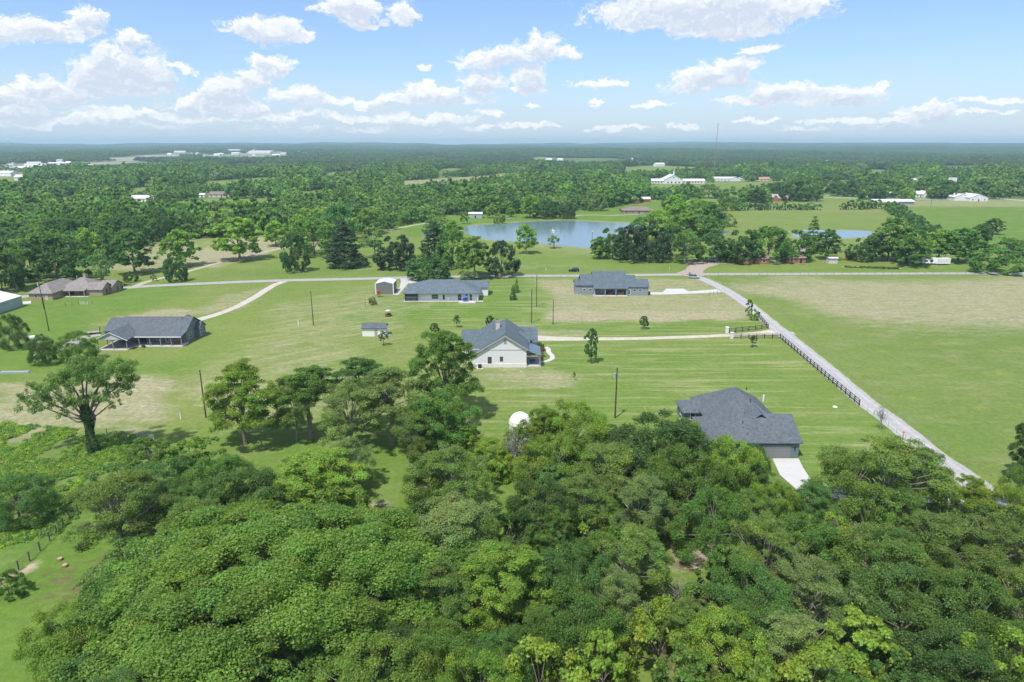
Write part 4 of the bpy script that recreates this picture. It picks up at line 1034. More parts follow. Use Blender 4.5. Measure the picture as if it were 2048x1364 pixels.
def hip(w, r, x0, x1, y0, y1, ze, zr, oh=.5, zb=0.0, t=.18, lift=0.0, ends=(1, 1), run=None):
    if w is not None: w.box(x0, x1, y0, y1, zb, ze - .02)
    X0, X1, Y0, Y1 = x0 - oh, x1 + oh, y0 - oh, y1 + oh; z = ze + .04 + lift; ym = (Y0 + Y1) / 2; k = (Y1 - Y0) / 2 if run is None else run
    if X1 - X0 >= Y1 - Y0: A = (X0 + k * ends[0], ym, zr); B = (X1 - k * ends[1], ym, zr)
    else:
        xm = (X0 + X1) / 2; k = (X1 - X0) / 2; A = (xm, Y0 + k * ends[0], zr); B = (xm, Y1 - k * ends[1], zr)
    n = len(r.v); r.v += [(X0, Y0, z), (X1, Y0, z), (X1, Y1, z), (X0, Y1, z), (X0, Y0, z - t), (X1, Y0, z - t), (X1, Y1, z - t), (X0, Y1, z - t), A, B]
    if X1 - X0 >= Y1 - Y0: fs = [(0, 1, 9, 8), (1, 2, 9), (2, 3, 8, 9), (3, 0, 8)]
    else: fs = [(0, 1, 8), (1, 2, 9, 8), (2, 3, 9), (3, 0, 8, 9)]
    fs += [(7, 6, 5, 4), (0, 4, 5, 1), (1, 5, 6, 2), (2, 6, 7, 3), (3, 7, 4, 0)]
    r.f += [tuple(n + i for i in f) for f in fs]
def facebox(mb, side, c, u0, u1, z0, z1, d0, d1):
    """box on a wall plane: side S/N (plane y=c) or E/W (plane x=c), u along the wall, d0..d1 outwards"""
    if side == 'S': mb.box(u0, u1, c - d1, c - d0, z0, z1)
    elif side == 'N': mb.box(u0, u1, c + d0, c + d1, z0, z1)
    elif side == 'E': mb.box(c + d0, c + d1, u0, u1, z0, z1)
    else: mb.box(c - d1, c - d0, u0, u1, z0, z1)
def window(root, side, c, u, z, w, h, fr=TRIM, mull=True, gm=GLASS):
    f = MB(); b = .09
    facebox(f, side, c, u - w / 2 - b, u + w / 2 + b, z + h, z + h + b, -.02, .07); facebox(f, side, c, u - w / 2 - b, u + w / 2 + b, z - b, z, -.02, .09)
    facebox(f, side, c, u - w / 2 - b, u - w / 2, z, z + h, -.02, .065); facebox(f, side, c, u + w / 2, u + w / 2 + b, z, z + h, -.02, .065)
    if mull: facebox(f, side, c, u - w / 2, u + w / 2, z + h * .5 - .03, z + h * .5 + .03, -.02, .055)
    o = f.build('window', fr, root)
    g = MB(); facebox(g, side, c, u - w / 2, u + w / 2, z, z + h, -.02, .03); g.build('pane', gm, o); return o
def door(root, side, c, u, z, w, h, m=TRIM, glass=False):
    f = MB(); facebox(f, side, c, u - w / 2, u + w / 2, z, z + h, -.02, .05)
    o = f.build('door', m, root); k = MB(); facebox(k, side, c, u + w * .36, u + w * .42, z + .95, z + 1.1, .05, .10); k.build('handle', DARK, o)
    if glass:
        g = MB(); facebox(g, side, c, u - w * .3, u + w * .3, z + .3, z + h - .2, .05, .06); g.build('pane', GLASS, o)
    return o
def posts(root, pts, z0, z1, r, m, name='post'):
    for (x, y) in pts: MB().box(x - r, x + r, y - r, y + r, z0, z1).build(name, m, root)
def slab(root, x0, x1, y0, y1, h, m=CONC, name='porch_floor'): return MB().box(x0, x1, y0, y1, -.05, h).build(name, m, root)
SH_BLUE = shingle('blue_grey_shingles', (.092, .120, .142)); SH_DARK = shingle('charcoal_shingles', (.098, .114, .130)); SH_TAN = shingle('taupe_shingles', (.21, .195, .185)); SH_TEAL = shingle('slate_shingles', (.105, .135, .16))
SH_BROWN = shingle('brown_shingles', (.20, .16, .14)); SH_LIGHT = shingle('light_grey_shingles', (.36, .36, .36))
METW = mat('white_metal_roof', (.66, .66, .67), .4, metal=.0, var=.04, scale=.3, bands=(.6, .10, .12, 'x'))
def house_white():
    o = thing('farmhouse', (-1.7, 166.2, 0), 'white board and batten farmhouse with steep gable, blue metal porch roof and brick chimney', 'house')
    BB = mat('white_board_batten', (.66, .655, .67), .7, var=.03, bands=(.45, .12, .13, 'xy')); w = MB(); r = MB()
    gable(w, r, -8.6, 5.4, 0, 15.5, 3.3, 8.7, 'y', .55, .5, xm=0, ze1=5.1)
    w2 = MB()
    gable(w2, r, -11.6, -2, 10.5, 19, 3.1, 5.9, 'x', .5, .5)
    hip(w2, r, -8, 3.0, 8, 22, 3.3, 8.75, .5, lift=.01)
    gable(w2, r, 1, 8.4, 12.8, 21.5, 3.2, 6.0, 'x', .5, .4)
    gable(w2, r, 2, 6.2, 6.8, 13.2, 4.0, 6.6, 'x', .35, .3)
    w2.build('rear_wing', BB, o)
    wl = w.build('wall', BB, o); r.build('roof', SH_BLUE, o)
    ST = mat('white_stone_base', (.66, .64, .61), .9, var=.12, scale=2.5)
    MB().box(-8.7, 5.5, -.12, 0.0 - .002, -.1, 1.0).build('stone_skirt', ST, o)
    MB().box(-8.7, 5.52, -.10, -.02, 4.72, 4.90).build('band_board', mat('light_trim', (.56, .56, .56), .6), o)
    for s in (0, 1):                                          # rake boards of the gable
        xa, za, xb, zb = (-9.1, 3.13, 0, 8.66) if s == 0 else (5.9, 4.85, 0, 8.66)
        MB().extr([(xa, za), (xb, zb), (xb, zb - .38), (xa, za - .38)], -.52, -.40, 'y').build('rake_board', mat('greige_trim', (.38, .365, .33), .7), o)
    window(o, 'S', 0, -4.0, 1.15, .85, 1.6, mat('grey_frame', (.16, .19, .19), .5)); window(o, 'S', 0, -1.0, 1.75, .65, 1.05, MATS['grey_frame'])
    v = MB().box(-.32, .32, -.08, -.01, 6.3, 7.5).build('gable_vent', mat('vent_grey', (.33, .34, .32), .7, bands=(.12, .4, .4, 'z')), o)
    ch = MB().box(-2.6, -1.5, 9.2, 10.3, 6.0, 9.6).build('chimney', mat('pale_brick', (.50, .47, .45), .9, var=.2, scale=4), o)
    MB().box(-2.68, -1.42, 9.12, 10.38, 9.6, 9.75).build('chimney_cap', mat('cap_metal', (.2, .2, .2), .5), ch)
    # porch on the right side
    BM = mat('blue_metal_roof', (.13, .19, .25), .35, metal=.2, var=.06, bands=(.42, .08, .25, 'y'))
    pr = MB(); pr.solid([(5.45, .1, 4.55), (9.2, .1, 3.1), (9.2, 8.4, 3.1), (5.45, 8.4, 4.55)], [(5.45, .1, 4.45), (9.2, .1, 3.0), (9.2, 8.4, 3.0), (5.45, 8.4, 4.45)])
    pr.build('porch_roof', BM, o)
    MB().box(5.45, 9.0, .25, .45, 2.75, 3.05).build('porch_beam', mat('tan_wood', (.36, .26, .17), .7), o)
    posts(o, [(8.85, .4), (8.85, 4.2), (8.85, 8.1)], .3, 3.05, .13, MATS['tan_wood'], 'porch_post')
    slab(o, 5.5, 9.2, .1, 8.5, .30, mat('porch_slab', (.45, .45, .44), .85))
    door(o, 'E', 5.4, 3.2, .3, 1.1, 2.2, mat('blue_door', (.06, .13, .2), .5)); window(o, 'E', 5.4, 6.0, 1.0, 1.1, 1.5, DARK)
    MB().box(-11.9, -11.62, 11.5, 17.5, .2, 2.7).build('garage_door', TRIM, o)
    ac = thing('air_conditioner', (-8.2, 165.4, 0), 'dark air conditioner unit on a pad at the left foot of the white farmhouse gable', 'air conditioner')
    MB().box(-.8, .8, -.8, .8, 0, .12).build('pad', CONC, ac); MB().tube((0, 0, .12), (0, 0, 1.05), .5, .48, 12).build('housing', DARK, ac)
    bench = thing('porch_bench', (5.4, 169.2, .3), 'blue bench on the farmhouse side porch', 'bench')
    bb = mat('blue_plastic', (.04, .16, .33), .5)
    MB().box(-.7, .7, -.3, .3, .38, .46).build('seat', bb, bench); MB().box(-.7, .7, .26, .33, .46, .95).build('backrest', bb, bench)
    posts(bench, [(-.6, -.2), (.6, -.2), (-.6, .2), (.6, .2)], 0, .38, .04, bb, 'leg')
    pa = [(1108,712),(1110,718),(1098,724),(1075,726),(1072,722),(1090,720),(1099,715),(1090,702),(1093,695),(1099,694),(1101,700)]
    ribbon('garden_path', [(1076,724.5),(1092,722.5),(1104,717.5),(1104,711),(1097,704),(1097,698),(1091,694)], 1.3, CONCW, .03)
house_white()
def house_carport():
    o = thing('ranch_house', (-107, 185.5, 0), 'blue grey ranch house with a long front porch and a gabled carport on its left', 'house')
    BL = mat('blue_grey_siding', (.175, .20, .21), .8, var=.05, bands=(.2, .12, .15, 'z')); w = MB(); r = MB()
    gable(w, r, -5.8, 13.6, 3.0, 13.2, 3.55, 6.4, 'x', .4, .4, xm=8.0)
    r2 = MB(); r2.solid([(-1.2, -.9, 2.95), (14.0, -.9, 2.95), (14.0, 2.7, 3.68), (-1.2, 2.7, 3.68)], [(-1.2, -.9, 2.78), (14.0, -.9, 2.78), (14.0, 2.7, 3.5), (-1.2, 2.7, 3.5)])
    r.v += []; 
    gable(w, r, -11, -3, 5.2, 14.6, 3.0, 5.6, 'x', .4, .3)
    gable(None, r, -8.0, .4, -4.2, 9.0, 3.0, 5.0, 'y', .4, .4)
    gable(w, r, 12.2, 14.9, 8.6, 12.6, 2.9, 4.3, 'x', .3, .25)
    gable(None, r, 9.6, 12.4, 7.4, 11.0, 5.4, 6.3, 'y', .2, .2)
    w.build('wall', BL, o); r.build('roof', SH_DARK, o); r2.build('porch_roof', SH_DARK, o)
    MB().box(-1.2, 14.0, -1.06, -.9, 2.76, 2.98).build('fascia', TRIM, o)
    g = MB(); g.extr([(-8.1, 3.05), (.5, 3.05), (-3.8, 5.05)], -4.3, -4.2, 'y'); g.build('carport_gable', mat('light_siding', (.50, .50, .50), .7), o)
    for xa, xb in ((-8.5, -3.8), (.9, -3.8)): MB().extr([(xa, 2.98), (xb, 5.24), (xb, 5.06), (xa, 2.80)], -4.68, -4.58, 'y').build('rake_board', TRIM, o)
    posts(o, [(-7.8, -4), (-3.6, -4), (.2, -4), (-7.8, .5), (1.9, -.7), (4.9, -.7), (7.9, -.7), (10.9, -.7), (13.8, -.7)], .1, 2.95, .09, GREYW, 'porch_post')
    slab(o, -8.1, .5, -4.5, 5.2, .18, mat('carport_slab', (.45, .41, .38), .9)); slab(o, .5, 14.1, -1.0, 3, .24, CONC, 'porch_floor')
    window(o, 'S', 3.0, 5.6, .9, 1.3, 1.4); window(o, 'S', 3.0, 10.4, .9, 1.6, 1.4); door(o, 'S', 3.0, 8.0, .24, 1.0, 2.2, TRIM, True); window(o, 'S', 3.0, 1.0, .5, 1.5, 1.9, DARK)
    window(o, 'E', 13.6, 5.4, 1.0, 1.5, 1.4); window(o, 'E', 14.9, 9.6, .6, .9, 1.9, TRIM)
    MB().box(-2.6, -2.3, 8.3, 8.6, 5.2, 6.1).build('vent_pipe', DARK, o)
    MB().tube((9.2, 8.0, 6.4), (9.2, 8.0, 7.5), .12, .12).build('flue', GALV, o)
    for k, (x, y, rz) in enumerate(((11.4, .6, .3), (12.4, .9, -.4))):
        c = thing('porch_chair', (-107 + x, 185.5 + y, .24), ('left' if k == 0 else 'right') + ' of the two red chairs on the porch of the blue grey ranch house', 'chair', 'red porch chairs', rz)
        MB().box(-.3, .3, -.3, .3, .38, .45).build('seat', RED, c); MB().box(-.3, .3, .24, .30, .45, .98).build('backrest', RED, c); posts(c, [(-.26, -.26), (.26, -.26), (-.26, .26), (.26, .26)], 0, .38, .03, RED, 'leg')
    c = thing('porch_table', (-107 + 4.0, 185.5 + .8, .24), 'white low table on the porch of the blue grey ranch house', 'table')
    MB().box(-.6, .6, -.35, .35, .52, .58).build('tabletop', TRIM, c); posts(c, [(-.52, -.28), (.52, -.28), (-.52, .28), (.52, .28)], 0, .52, .03, TRIM, 'leg')
    fp = thing('fire_pit', (*G(287, 695)[:2], 0), 'dark round fire pit on the lawn before the porch', 'fire pit')
    MB().tube((0, 0, .3), (0, 0, .55), .35, .55, 12).build('bowl', DARK, fp); posts(fp, [(-.3, -.3), (.3, -.3), (-.3, .3), (.3, .3)], 0, .35, .03, DARK, 'leg')
house_carport()
def house_brick():
    o = thing('brick_house', (-163, 251, 0), 'tan brick ranch house with a taupe hipped roof on the upper left', 'house', rz=R(0))
    BR = mat('tan_brick', (.36, .27, .18), .9, var=.15, scale=2, bands=(.25, .15, .12, 'z')); w = MB(); r = MB()
    hip(w, r, -8, 4.0, 2.2, 13, 2.5, 5.9, .5); hip(w, r, -14, -5.5, -6.2, 12, 2.5, 5.6, .5, lift=.012)
    gable(w, r, 2.5, 8.6, 1.2, 8.2, 2.4, 4.3, 'x', .45, .4); gable(w, r, 4.5, 9.6, 6, 13.5, 2.35, 4.1, 'x', .4, .4)
    r3 = MB().solid([(-5.4, -.9, 2.3), (3.2, -.9, 2.3), (3.2, 2.3, 3.0), (-5.4, 2.3, 3.0)], [(-5.4, -.9, 2.15), (3.2, -.9, 2.15), (3.2, 2.3, 2.85), (-5.4, 2.3, 2.85)])
    w.build('wall', BR, o); r.build('roof', SH_TAN, o); r3.build('porch_roof', SH_TAN, o)
    ch = MB().box(-2.4, -1.3, 8.6, 9.5, 4.8, 6.9).build('chimney', BR, o); MB().tube((-5, 9, 5), (-5, 9, 6.2), .08).build('vent_pipe', TRIM, o)
    slab(o, -5.4, 4.2, -1.0, 2.2, .12); posts(o, [(-2.6, -.7), (2.9, -.7)], .12, 2.2, .12, BR, 'porch_post')
    window(o, 'S', 2.2, -3.6, .3, 1.8, 1.9, DARK); window(o, 'S', 2.2, .6, .6, 2.4, 1.3, DARK); window(o, 'E', 8.6, 4.0, .6, .6, 1.4, DARK); window(o, 'E', 9.6, 10, .6, .6, 1.4, DARK)
    door(o, 'S', -6.2, -7.6, .0, .9, 2.0, mat('cream_door', (.55, .5, .42), .6)); window(o, 'S', -6.2, -11.5, .9, 1.0, 1.0, TRIM)
    ac = thing('air_conditioner', (*G(198, 584)[:2], 0), 'grey air conditioner unit at the right end wall of the tan brick house', 'air conditioner')
    MB().box(-.55, .55, -.55, .55, .05, .95).build('housing', mat('ac_grey', (.12, .13, .14), .6), ac); MB().tube((0, 0, .95), (0, 0, 1.0), .4, .4, 12).build('fan_grille', DARK, ac)
house_brick()
def barn_metal():
    o = thing('metal_barn', (-181, 228, 0), 'pale galvanised metal barn with a white roof cut by the left edge', 'barn')
    w = MB(); r = MB(); gable(w, r, -9, 8.4, -14, 7, 3.5, 5.6, 'y', .15, .12)
    w.build('wall', mat('corrugated_metal', (.36, .42, .43), .5, metal=.3, var=.14, scale=.4, bands=(.6, .15, .2, 'xy')), o); r.build('roof', METW, o)
    MB().box(8.42, 8.48, -9, -5, 0, 3.0).build('sliding_door', GALV, o)
barn_metal()
def house_hip():
    o = thing('hip_roof_house', (-25.5, 242.5, 0), 'white house with a blue grey hipped roof, screened porch and back patio', 'house')
    WH = mat('white_siding', (.72, .72, .72), .7, var=.03); w = MB(); r = MB()
    w.box(-8.9, 13, 1.2, 16, 0, 2.95); hip(None, r, -13.6, 13.4, 0, 17, 3.0, 6.5, .5, run=9.0)
    gable(w, r, 8.5, 16.4, 10, 17.6, 3.1, 4.9, 'x', .4, .3); hip(w, r, 4.8, 13.2, 1.0, 10.5, 3.02, 5.0, .4, lift=.1)
    w.build('wall', WH, o); r.build('roof', SH_TEAL, o)
    scr = MB().box(-13.4, -9.0, .2, 5.5, .1, 2.9).build('screen_porch', mat('dark_screen', (.045, .05, .055), .6, var=.2), o)
    posts(scr, [(-13.4, .15), (-11.2, .15), (-9.1, .15)], .1, 2.95, .06, DARK, 'post')
    MB().box(-13.5, -9, .1, .16, 1.5, 1.62).build('rail', TRIM, scr)
    window(o, 'S', 1.2, -2.6, .7, 2.3, 1.6, TRIM, gm=mat('green_glass', (.05, .13, .06), .15)); door(o, 'S', 1.2, .6, .1, 1.2, 2.3, TRIM, True)
    window(o, 'S', 1.0, 6.4, .2, 1.3, 2.2, TRIM); window(o, 'S', 1.0, 8.9, .2, .8, 2.2, TRIM); window(o, 'S', 1.0, 10.5, .2, .8, 2.2, TRIM)
    posts(o, [(2.3, .2), (7.6, .2), (13.0, .2)], .1, 2.95, .1, TRIM, 'porch_post')
    slab(o, -13.9, 15, -.5, 1.2, .12); slab(o, 6.4, 12.4, -3.4, -.5, .35, CONC, 'patio')
    MB().box(14.4, 14.5, 9.9, 9.98, 1, 1.1).build('lamp', DARK, o)
    pc = thing('patio_swing', (-17.0, 241.0, .35), 'blue covered lounge seat on the patio of the hip roofed house', 'seat')
    bl = mat('blue_cushion', (.03, .16, .45), .7)
    MB().box(-.8, .8, -.4, .4, .3, .5).build('seat', bl, pc); MB().box(-.8, .8, .35, .5, .5, 1.1).build('backrest', bl, pc); MB().solid([(-.9, -.6, 1.7), (.9, -.6, 1.7), (.9, .6, 1.9), (-.9, .6, 1.9)], [(-.9, -.6, 1.65), (.9, -.6, 1.65), (.9, .6, 1.85), (-.9, .6, 1.85)]).build('canopy', bl, pc)
    posts(pc, [(-.85, .4), (.85, .4)], 0, 1.8, .03, DARK, 'frame_post')
house_hip()
def shed_metal():
    o = thing('metal_shed', (-48.5, 255.2, 0), 'grey metal shed with white corner trim and white roof beside the hip roofed house', 'shed')
    w = MB(); r = MB(); gable(w, r, -3.4, 3.3, 0, 7.6, 3.9, 4.7, 'y', .1, .1)
    w.build('wall', mat('grey_metal_wall', (.165, .165, .17), .6, var=.05, bands=(.5, .12, .15, 'xy')), o); r.build('roof', METW, o)
    for x in (-3.4, 3.3): MB().box(x - .18, x + .18, -.06, .12, 0, 3.95).build('corner_trim', TRIM, o)
    MB().box(3.32, 3.38, 1.5, 5.5, 0, 3.2).build('roll_door', DARK, o); MB().box(-.05, .05, -.1, 7.7, 4.98, 5.03).build('ridge_cap', GALV, o)
shed_metal()
def shed_garden():
    o = thing('garden_shed', (-41, 195.6, 0), 'white garden shed with grey shingle roof and a plain door', 'shed')
    w = MB(); r = MB(); gable(w, r, -3.5, 3.4, 0, 3.6, 2.5, 3.5, 'x', .35, .25)
    w.build('wall', WHITE, o); r.build('roof', SH_DARK, o); d = door(o, 'S', 0, .55, 0, .85, 2.05, mat('tan_door', (.38, .33, .27), .7)); window(o, 'E', 3.4, 1.8, 1.0, .7, .8, TRIM)
    MB().box(3.5, 4.6, .6, 2.0, -.02, .15).build('step', CONC, o)
shed_garden()
def house_grey():
    o = thing('grey_house', (37, 252, 0), 'blue grey house with a tall central roof over a back porch beside the side road', 'house')
    GR = mat('grey_lap_siding', (.23, .265, .295), .8, var=.05, bands=(.2, .1, .12, 'z')); w = MB(); r = MB()
    gable(w, r, -6, 6.4, 2.6, 13.5, 4.1, 7.8, 'x', .1, .3, xm=8.0)
    r2 = MB().solid([(-6.3, -.7, 2.9), (6.7, -.7, 2.9), (6.7, 2.7, 4.35), (-6.3, 2.7, 4.35)], [(-6.3, -.7, 2.7), (6.7, -.7, 2.7), (6.7, 2.7, 4.15), (-6.3, 2.7, 4.15)])
    gable(w, r, -10.6, -6, 1.8, 12.5, 3.7, 6.7, 'x', .35, .35, xm=7.6); gable(w, r, -12.9, -10.3, 3.0, 10, 3.4, 4.9, 'x', .3, .3)
    gable(w, r, 6, 14.4, .6, 8.6, 3.3, 5.4, 'x', .35, .35); gable(w, r, 6.2, 10.4, 6, 13, 3.3, 6.0, 'x', .35, .3)
    w.build('wall', GR, o); r.build('roof', SH_BLUE, o); r2.build('porch_roof', SH_BLUE, o)
    for side, c, u, z in (('S', 1.8, -9.6, 1.7), ('S', 1.8, -7.3, 1.7), ('S', .6, 9.2, 1.8), ('S', .6, 11.4, 1.8)): window(o, side, c, u, z - .1, 1.0, .7, mat('thick_trim', (.72, .72, .7), .6), False)
    door(o, 'S', .6, 7.2, .2, 1.0, 2.3, TRIM, True); window(o, 'S', 2.6, -4.3, .3, 2.2, 2.0, TRIM); window(o, 'S', 2.6, .2, .3, 2.6, 2.0, DARK); window(o, 'S', 2.6, 4.3, .4, 2.0, 1.8, WOOD)
    posts(o, [(-6, -.4), (-2.0, -.4), (2.1, -.4), (6.2, -.4)], .1, 2.8, .12, mat('porch_grey', (.3, .33, .35), .7), 'porch_post'); slab(o, -6.3, 6.6, -1.0, 2.6, .15)
    for k, (x, lb) in enumerate(((.2, 'brown porch sofa in the middle bay of the blue grey house porch'), (4.2, 'light brown porch sofa in the right bay of the blue grey house porch'))):
        c = thing('porch_sofa', (37 + x, 252.9, .15), lb, 'sofa', 'porch sofas'); mm = WOOD if k == 0 else mat('honey_wood', (.38, .24, .1), .6)
        MB().box(-1.0, 1.0, -.35, .35, .15, .45).build('seat', mm, c); MB().box(-1.0, 1.0, .3, .42, .45, .95).build('backrest', mm, c); posts(c, [(-.9, -.3), (.9, -.3), (-.9, .3), (.9, .3)], 0, .15, .04, mm, 'leg')
    c = thing('trash_bin', (*G(1298, 590)[:2], 0), 'dark wheeled bin at the right corner of the blue grey house', 'bin'); MB().solid([(-.35, -.35, 1.1), (.35, -.35, 1.1), (.35, .35, 1.1), (-.35, .35, 1.1)], [(-.27, -.27, .05), (.27, -.27, .05), (.27, .27, .05), (-.27, .27, .05)]).build('bin_body', DARK, c); MB().box(-.38, .38, -.38, .4, 1.1, 1.17).build('lid', BLACK, c)
house_grey()
def house_garage():
    o = thing('garage_house', (44, 113.7, 0), 'slate blue house with big charcoal roofs and a double garage door behind the wood', 'house')
    SL = mat('slate_blue_siding', (.125, .185, .20), .75, var=.04, bands=(.2, .12, .14, 'z')); w = MB(); r = MB()
    # front wing with the garage, gable at the right, hip at the left
    gable(w, None, -3, 8.1, 0, 11.4, 3.06, 5.95, 'x', .45, .45)
    hip(w, r, -8.0, 8.15, .02, 11.38, 3.08, 6.33, .45, ends=(.97, .0), lift=.01)
    # tall main roof behind
    hip(w, r, -5.6, 7.6, 6.5, 22.5, 3.1, 8.0, .45, lift=.02)
    hip(w, r, -8.9, -2.0, 15.6, 21.6, 2.6, 4.35, .45, lift=.03)
    gable(None, r, 1.0, 4.0, 5.0, 9.5, 5.3, 6.5, 'y', .25, .3)
    w.build('wall', SL, o); r.build('roof', SH_DARK, o)
    gd = MB().box(1.4, 7.0 - .35, -.07, -.01, 0, 2.45).build('garage_door', mat('grey_garage_door', (.19, .20, .205), .6, var=.03, bands=(.61, .05, .35, 'z')), o)
    MB().box(1.2, 6.85, -.09, -.02, 2.45, 2.62).build('door_header', mat('slate_trim', (.10, .14, .15), .6), o)
    lp = MB().box(7.25, 7.42, -.2, -.02, 1.7, 2.15).build('wall_lamp', DARK, o)
    window(o, 'S', 15.6, -7.2, 1.0, .9, 1.4, TRIM); window(o, 'W', -8.0, 4.5, 1.0, 1.2, 1.3, TRIM); window(o, 'W', -8.9, 18.5, 1.0, 1.0, 1.3, TRIM)
    for x, y in ((-2.3, 6.6), (1.9, 12.5), (3.5, 8.8)): pass
    for (x, y, z, hh_) in ((-1.2, 3.7, 5.2, .5), (2.6, 13.9, 8.0, .6), (2.4, 10.8, 6.9, .45), (-4.2, 2.4, 4.2, .3), (-1.0, 1.4, 3.9, .3), (1.0, 4.6, 5.5, .35)): MB().tube((x, y, z), (x, y, z + hh_), .09, .09, 8).build('vent_pipe', DARK, o)
    MB().tube((5.2, 11.5, 6.6), (5.2, 11.5, 7.9), .16, .16, 10).build('flue', TRIM, o)
    ac = thing('propane_cylinder', (*G(1362, 843)[:2], 0), 'small white unit at the far left corner of the garage house', 'utility box'); MB().box(-.3, .3, -.3, .3, 0, .9).build('housing', TRIM, ac); MB().box(-.33, .33, -.33, .33, .9, .95).build('lid', GALV, ac)
house_garage()
def playhouse():
    b = G(1040, 884); o = thing('white_dome_tower', (b.x, b.y, 0), 'white round tower with a faceted domed roof half hidden behind trees', 'tower')
    n = 9; rr = 2.05; ring = lambda r, z: [(r * math.cos(2 * math.pi * (i + .5) / n), r * math.sin(2 * math.pi * (i + .5) / n), z) for i in range(n)]
    MB().solid(ring(rr, 3.9), ring(rr, 0)).build('wall', mat('white_panel', (.74, .74, .76), .6, var=.05, bands=(.7, .08, .35, 'z')), o)
    d = MB(); k = [ring(rr + .14, 3.86), ring(rr + .02, 4.6), ring(rr * .78, 5.45), ring(rr * .42, 5.95), ring(.2, 6.15)]
    for i in range(4):
        for j in range(n): d.poly([k[i][j], k[i][(j + 1) % n], k[i + 1][(j + 1) % n], k[i + 1][j]])
    d.poly(k[4]); d.poly(k[0][::-1]); d.build('roof', WHITE, o)
    MB().box(-.5, .5, -2.05, -1.9, 0, 2).build('door', GALV, o)
playhouse()

# ------------------------------------------------------------------ vehicles and yard things
def vehicle(name, px, py, rz, paint, label, cat, L_=4.7, Wd=1.85, Hh=1.7, suv=True):
    b = G(px, py); o = thing(name, (b.x, b.y, .03), label, cat, None, rz)
    pm = mat('paint_' + label[:12].replace(' ', '_'), paint, .25, metal=.4, var=.02)
    l = L_ / 2; w = Wd / 2
    prof = [(-l, .45), (-l, .95), (-l + .1, 1.02), (-l + .9 if not suv else -l + .15, 1.05), (l - 1.25, 1.0), (l - .15, .88), (l, .7), (l, .4), (l - .3, .32), (-l + .3, .32)]
    body = MB().extr([(u, z) for u, z in prof], -w, w, 'x'); body.v = [(v[1], v[0], v[2]) for v in body.v]; body.build('body', pm, o)
    c0, c1 = (-l + .12, l - 1.3) if suv else (-l + .9, l - 1.5)
    cab = MB().solid([(c0 + .25, -w + .18, Hh), (c1 - .65, -w + .18, Hh), (c1 - .65, w - .18, Hh), (c0 + .25, w - .18, Hh)], [(c0, -w + .04, 1.0), (c1, -w + .04, 1.0), (c1, w - .04, 1.0), (c0, w - .04, 1.0)])
    cab.build('cabin_glass', GLASS, o); MB().box(c0 + .2, c1 - .6, -w + .15, w - .15, Hh, Hh + .06).build('roof', pm, o)
    for x in (-l + .85, l - .9):
        for s in (-1, 1):
            wh = MB().tube((x, s * (w - .22), .34), (x, s * (w + .02), .34), .34, .34, 14).build('wheel', TYRE, o); MB().tube((x, s * (w + .0), .34), (x, s * (w + .035), .34), .19, .19, 10).build('rim', GALV, wh)
    for s in (-1, 1): MB().box(l - .02, l + .02, s * w * .75 - .2, s * w * .75 + .2, .62, .78).build('headlight', TRIM, o)
    return o
vehicle('parked_car', 1388, 556.5, R(-28), (.42, .50, .56), 'silver blue four wheel drive car at the corner of the side road', 'car')
vehicle('driving_car', 1147.5, 543.0, R(178), (.02, .022, .035), 'dark car on the main road left of the blue grey house', 'car', Hh=1.65)
vehicle('pickup_truck', 1424, 525.0, R(170), (.012, .014, .03), 'dark truck parked under the oaks beside the dirt drive', 'truck', L_=5.4, Hh=1.9)
vehicle('white_car', 1018, 438, R(10), (.7, .7, .7), 'white car parked on the far bank of the pond', 'car')
vehicle('white_car', 1202, 417.5, R(0), (.68, .68, .68), 'white car parked under the oak left of the red barn', 'car')
vehicle('dark_car', 1244, 421.5, R(20), (.05, .05, .06), 'dark car at the left end of the low brown house beyond the pond', 'car')
def mower():
    b = G(777, 632); o = thing('riding_mower', (b.x, b.y, 0), 'red riding mower with a white canopy driving over the lawn', 'mower', None, R(80))
    MB().solid([(.2, -.4, .9), (1.1, -.35, .85), (1.1, .35, .85), (.2, .4, .9)], [(.1, -.45, .3), (1.2, -.4, .3), (1.2, .4, .3), (.1, .45, .3)]).build('hood', RED, o)
    MB().box(-1.2, .3, -.75, .75, .2, .42).build('deck', RED, o); MB().box(-.7, -.15, -.3, .3, .42, .7).build('seat', BLACK, o); MB().box(-.78, -.68, -.3, .3, .6, 1.1).build('backrest', BLACK, o)
    for x, rr in ((-.75, .38), (.85, .25)):
        for s in (-1, 1): MB().tube((x, s * .5, rr), (x, s * .72, rr), rr, rr, 12).build('wheel', TYRE, o)
    posts(o, [(-.95, -.5), (-.95, .5), (.3, -.5), (.3, .5)], .4, 1.95, .03, DARK, 'canopy_post')
    MB().solid([(-.8, -.5, 2.1), (.2, -.5, 2.1), (.2, .5, 2.1), (-.8, .5, 2.1)], [(-1.1, -.7, 1.95), (.5, -.7, 1.95), (.5, .7, 1.95), (-1.1, .7, 1.95)]).build('canopy', WHITE, o)
mower()
def swing_frame():
    b = G(737, 613); o = thing('swing_frame', (b.x, b.y, 0), 'rust red square pipe frame standing on the lawn by the shrubs', 'frame')
    m = mat('rust_paint', (.33, .10, .06), .7)
    for x in (-1.1, 1.15): MB().tube((x, 0, 0), (x, 0, 2.5), .09).build('post', m, o)
    MB().tube((-1.15, 0, 2.55), (1.2, 0, 2.55), .08).build('crossbar', m, o)
swing_frame()
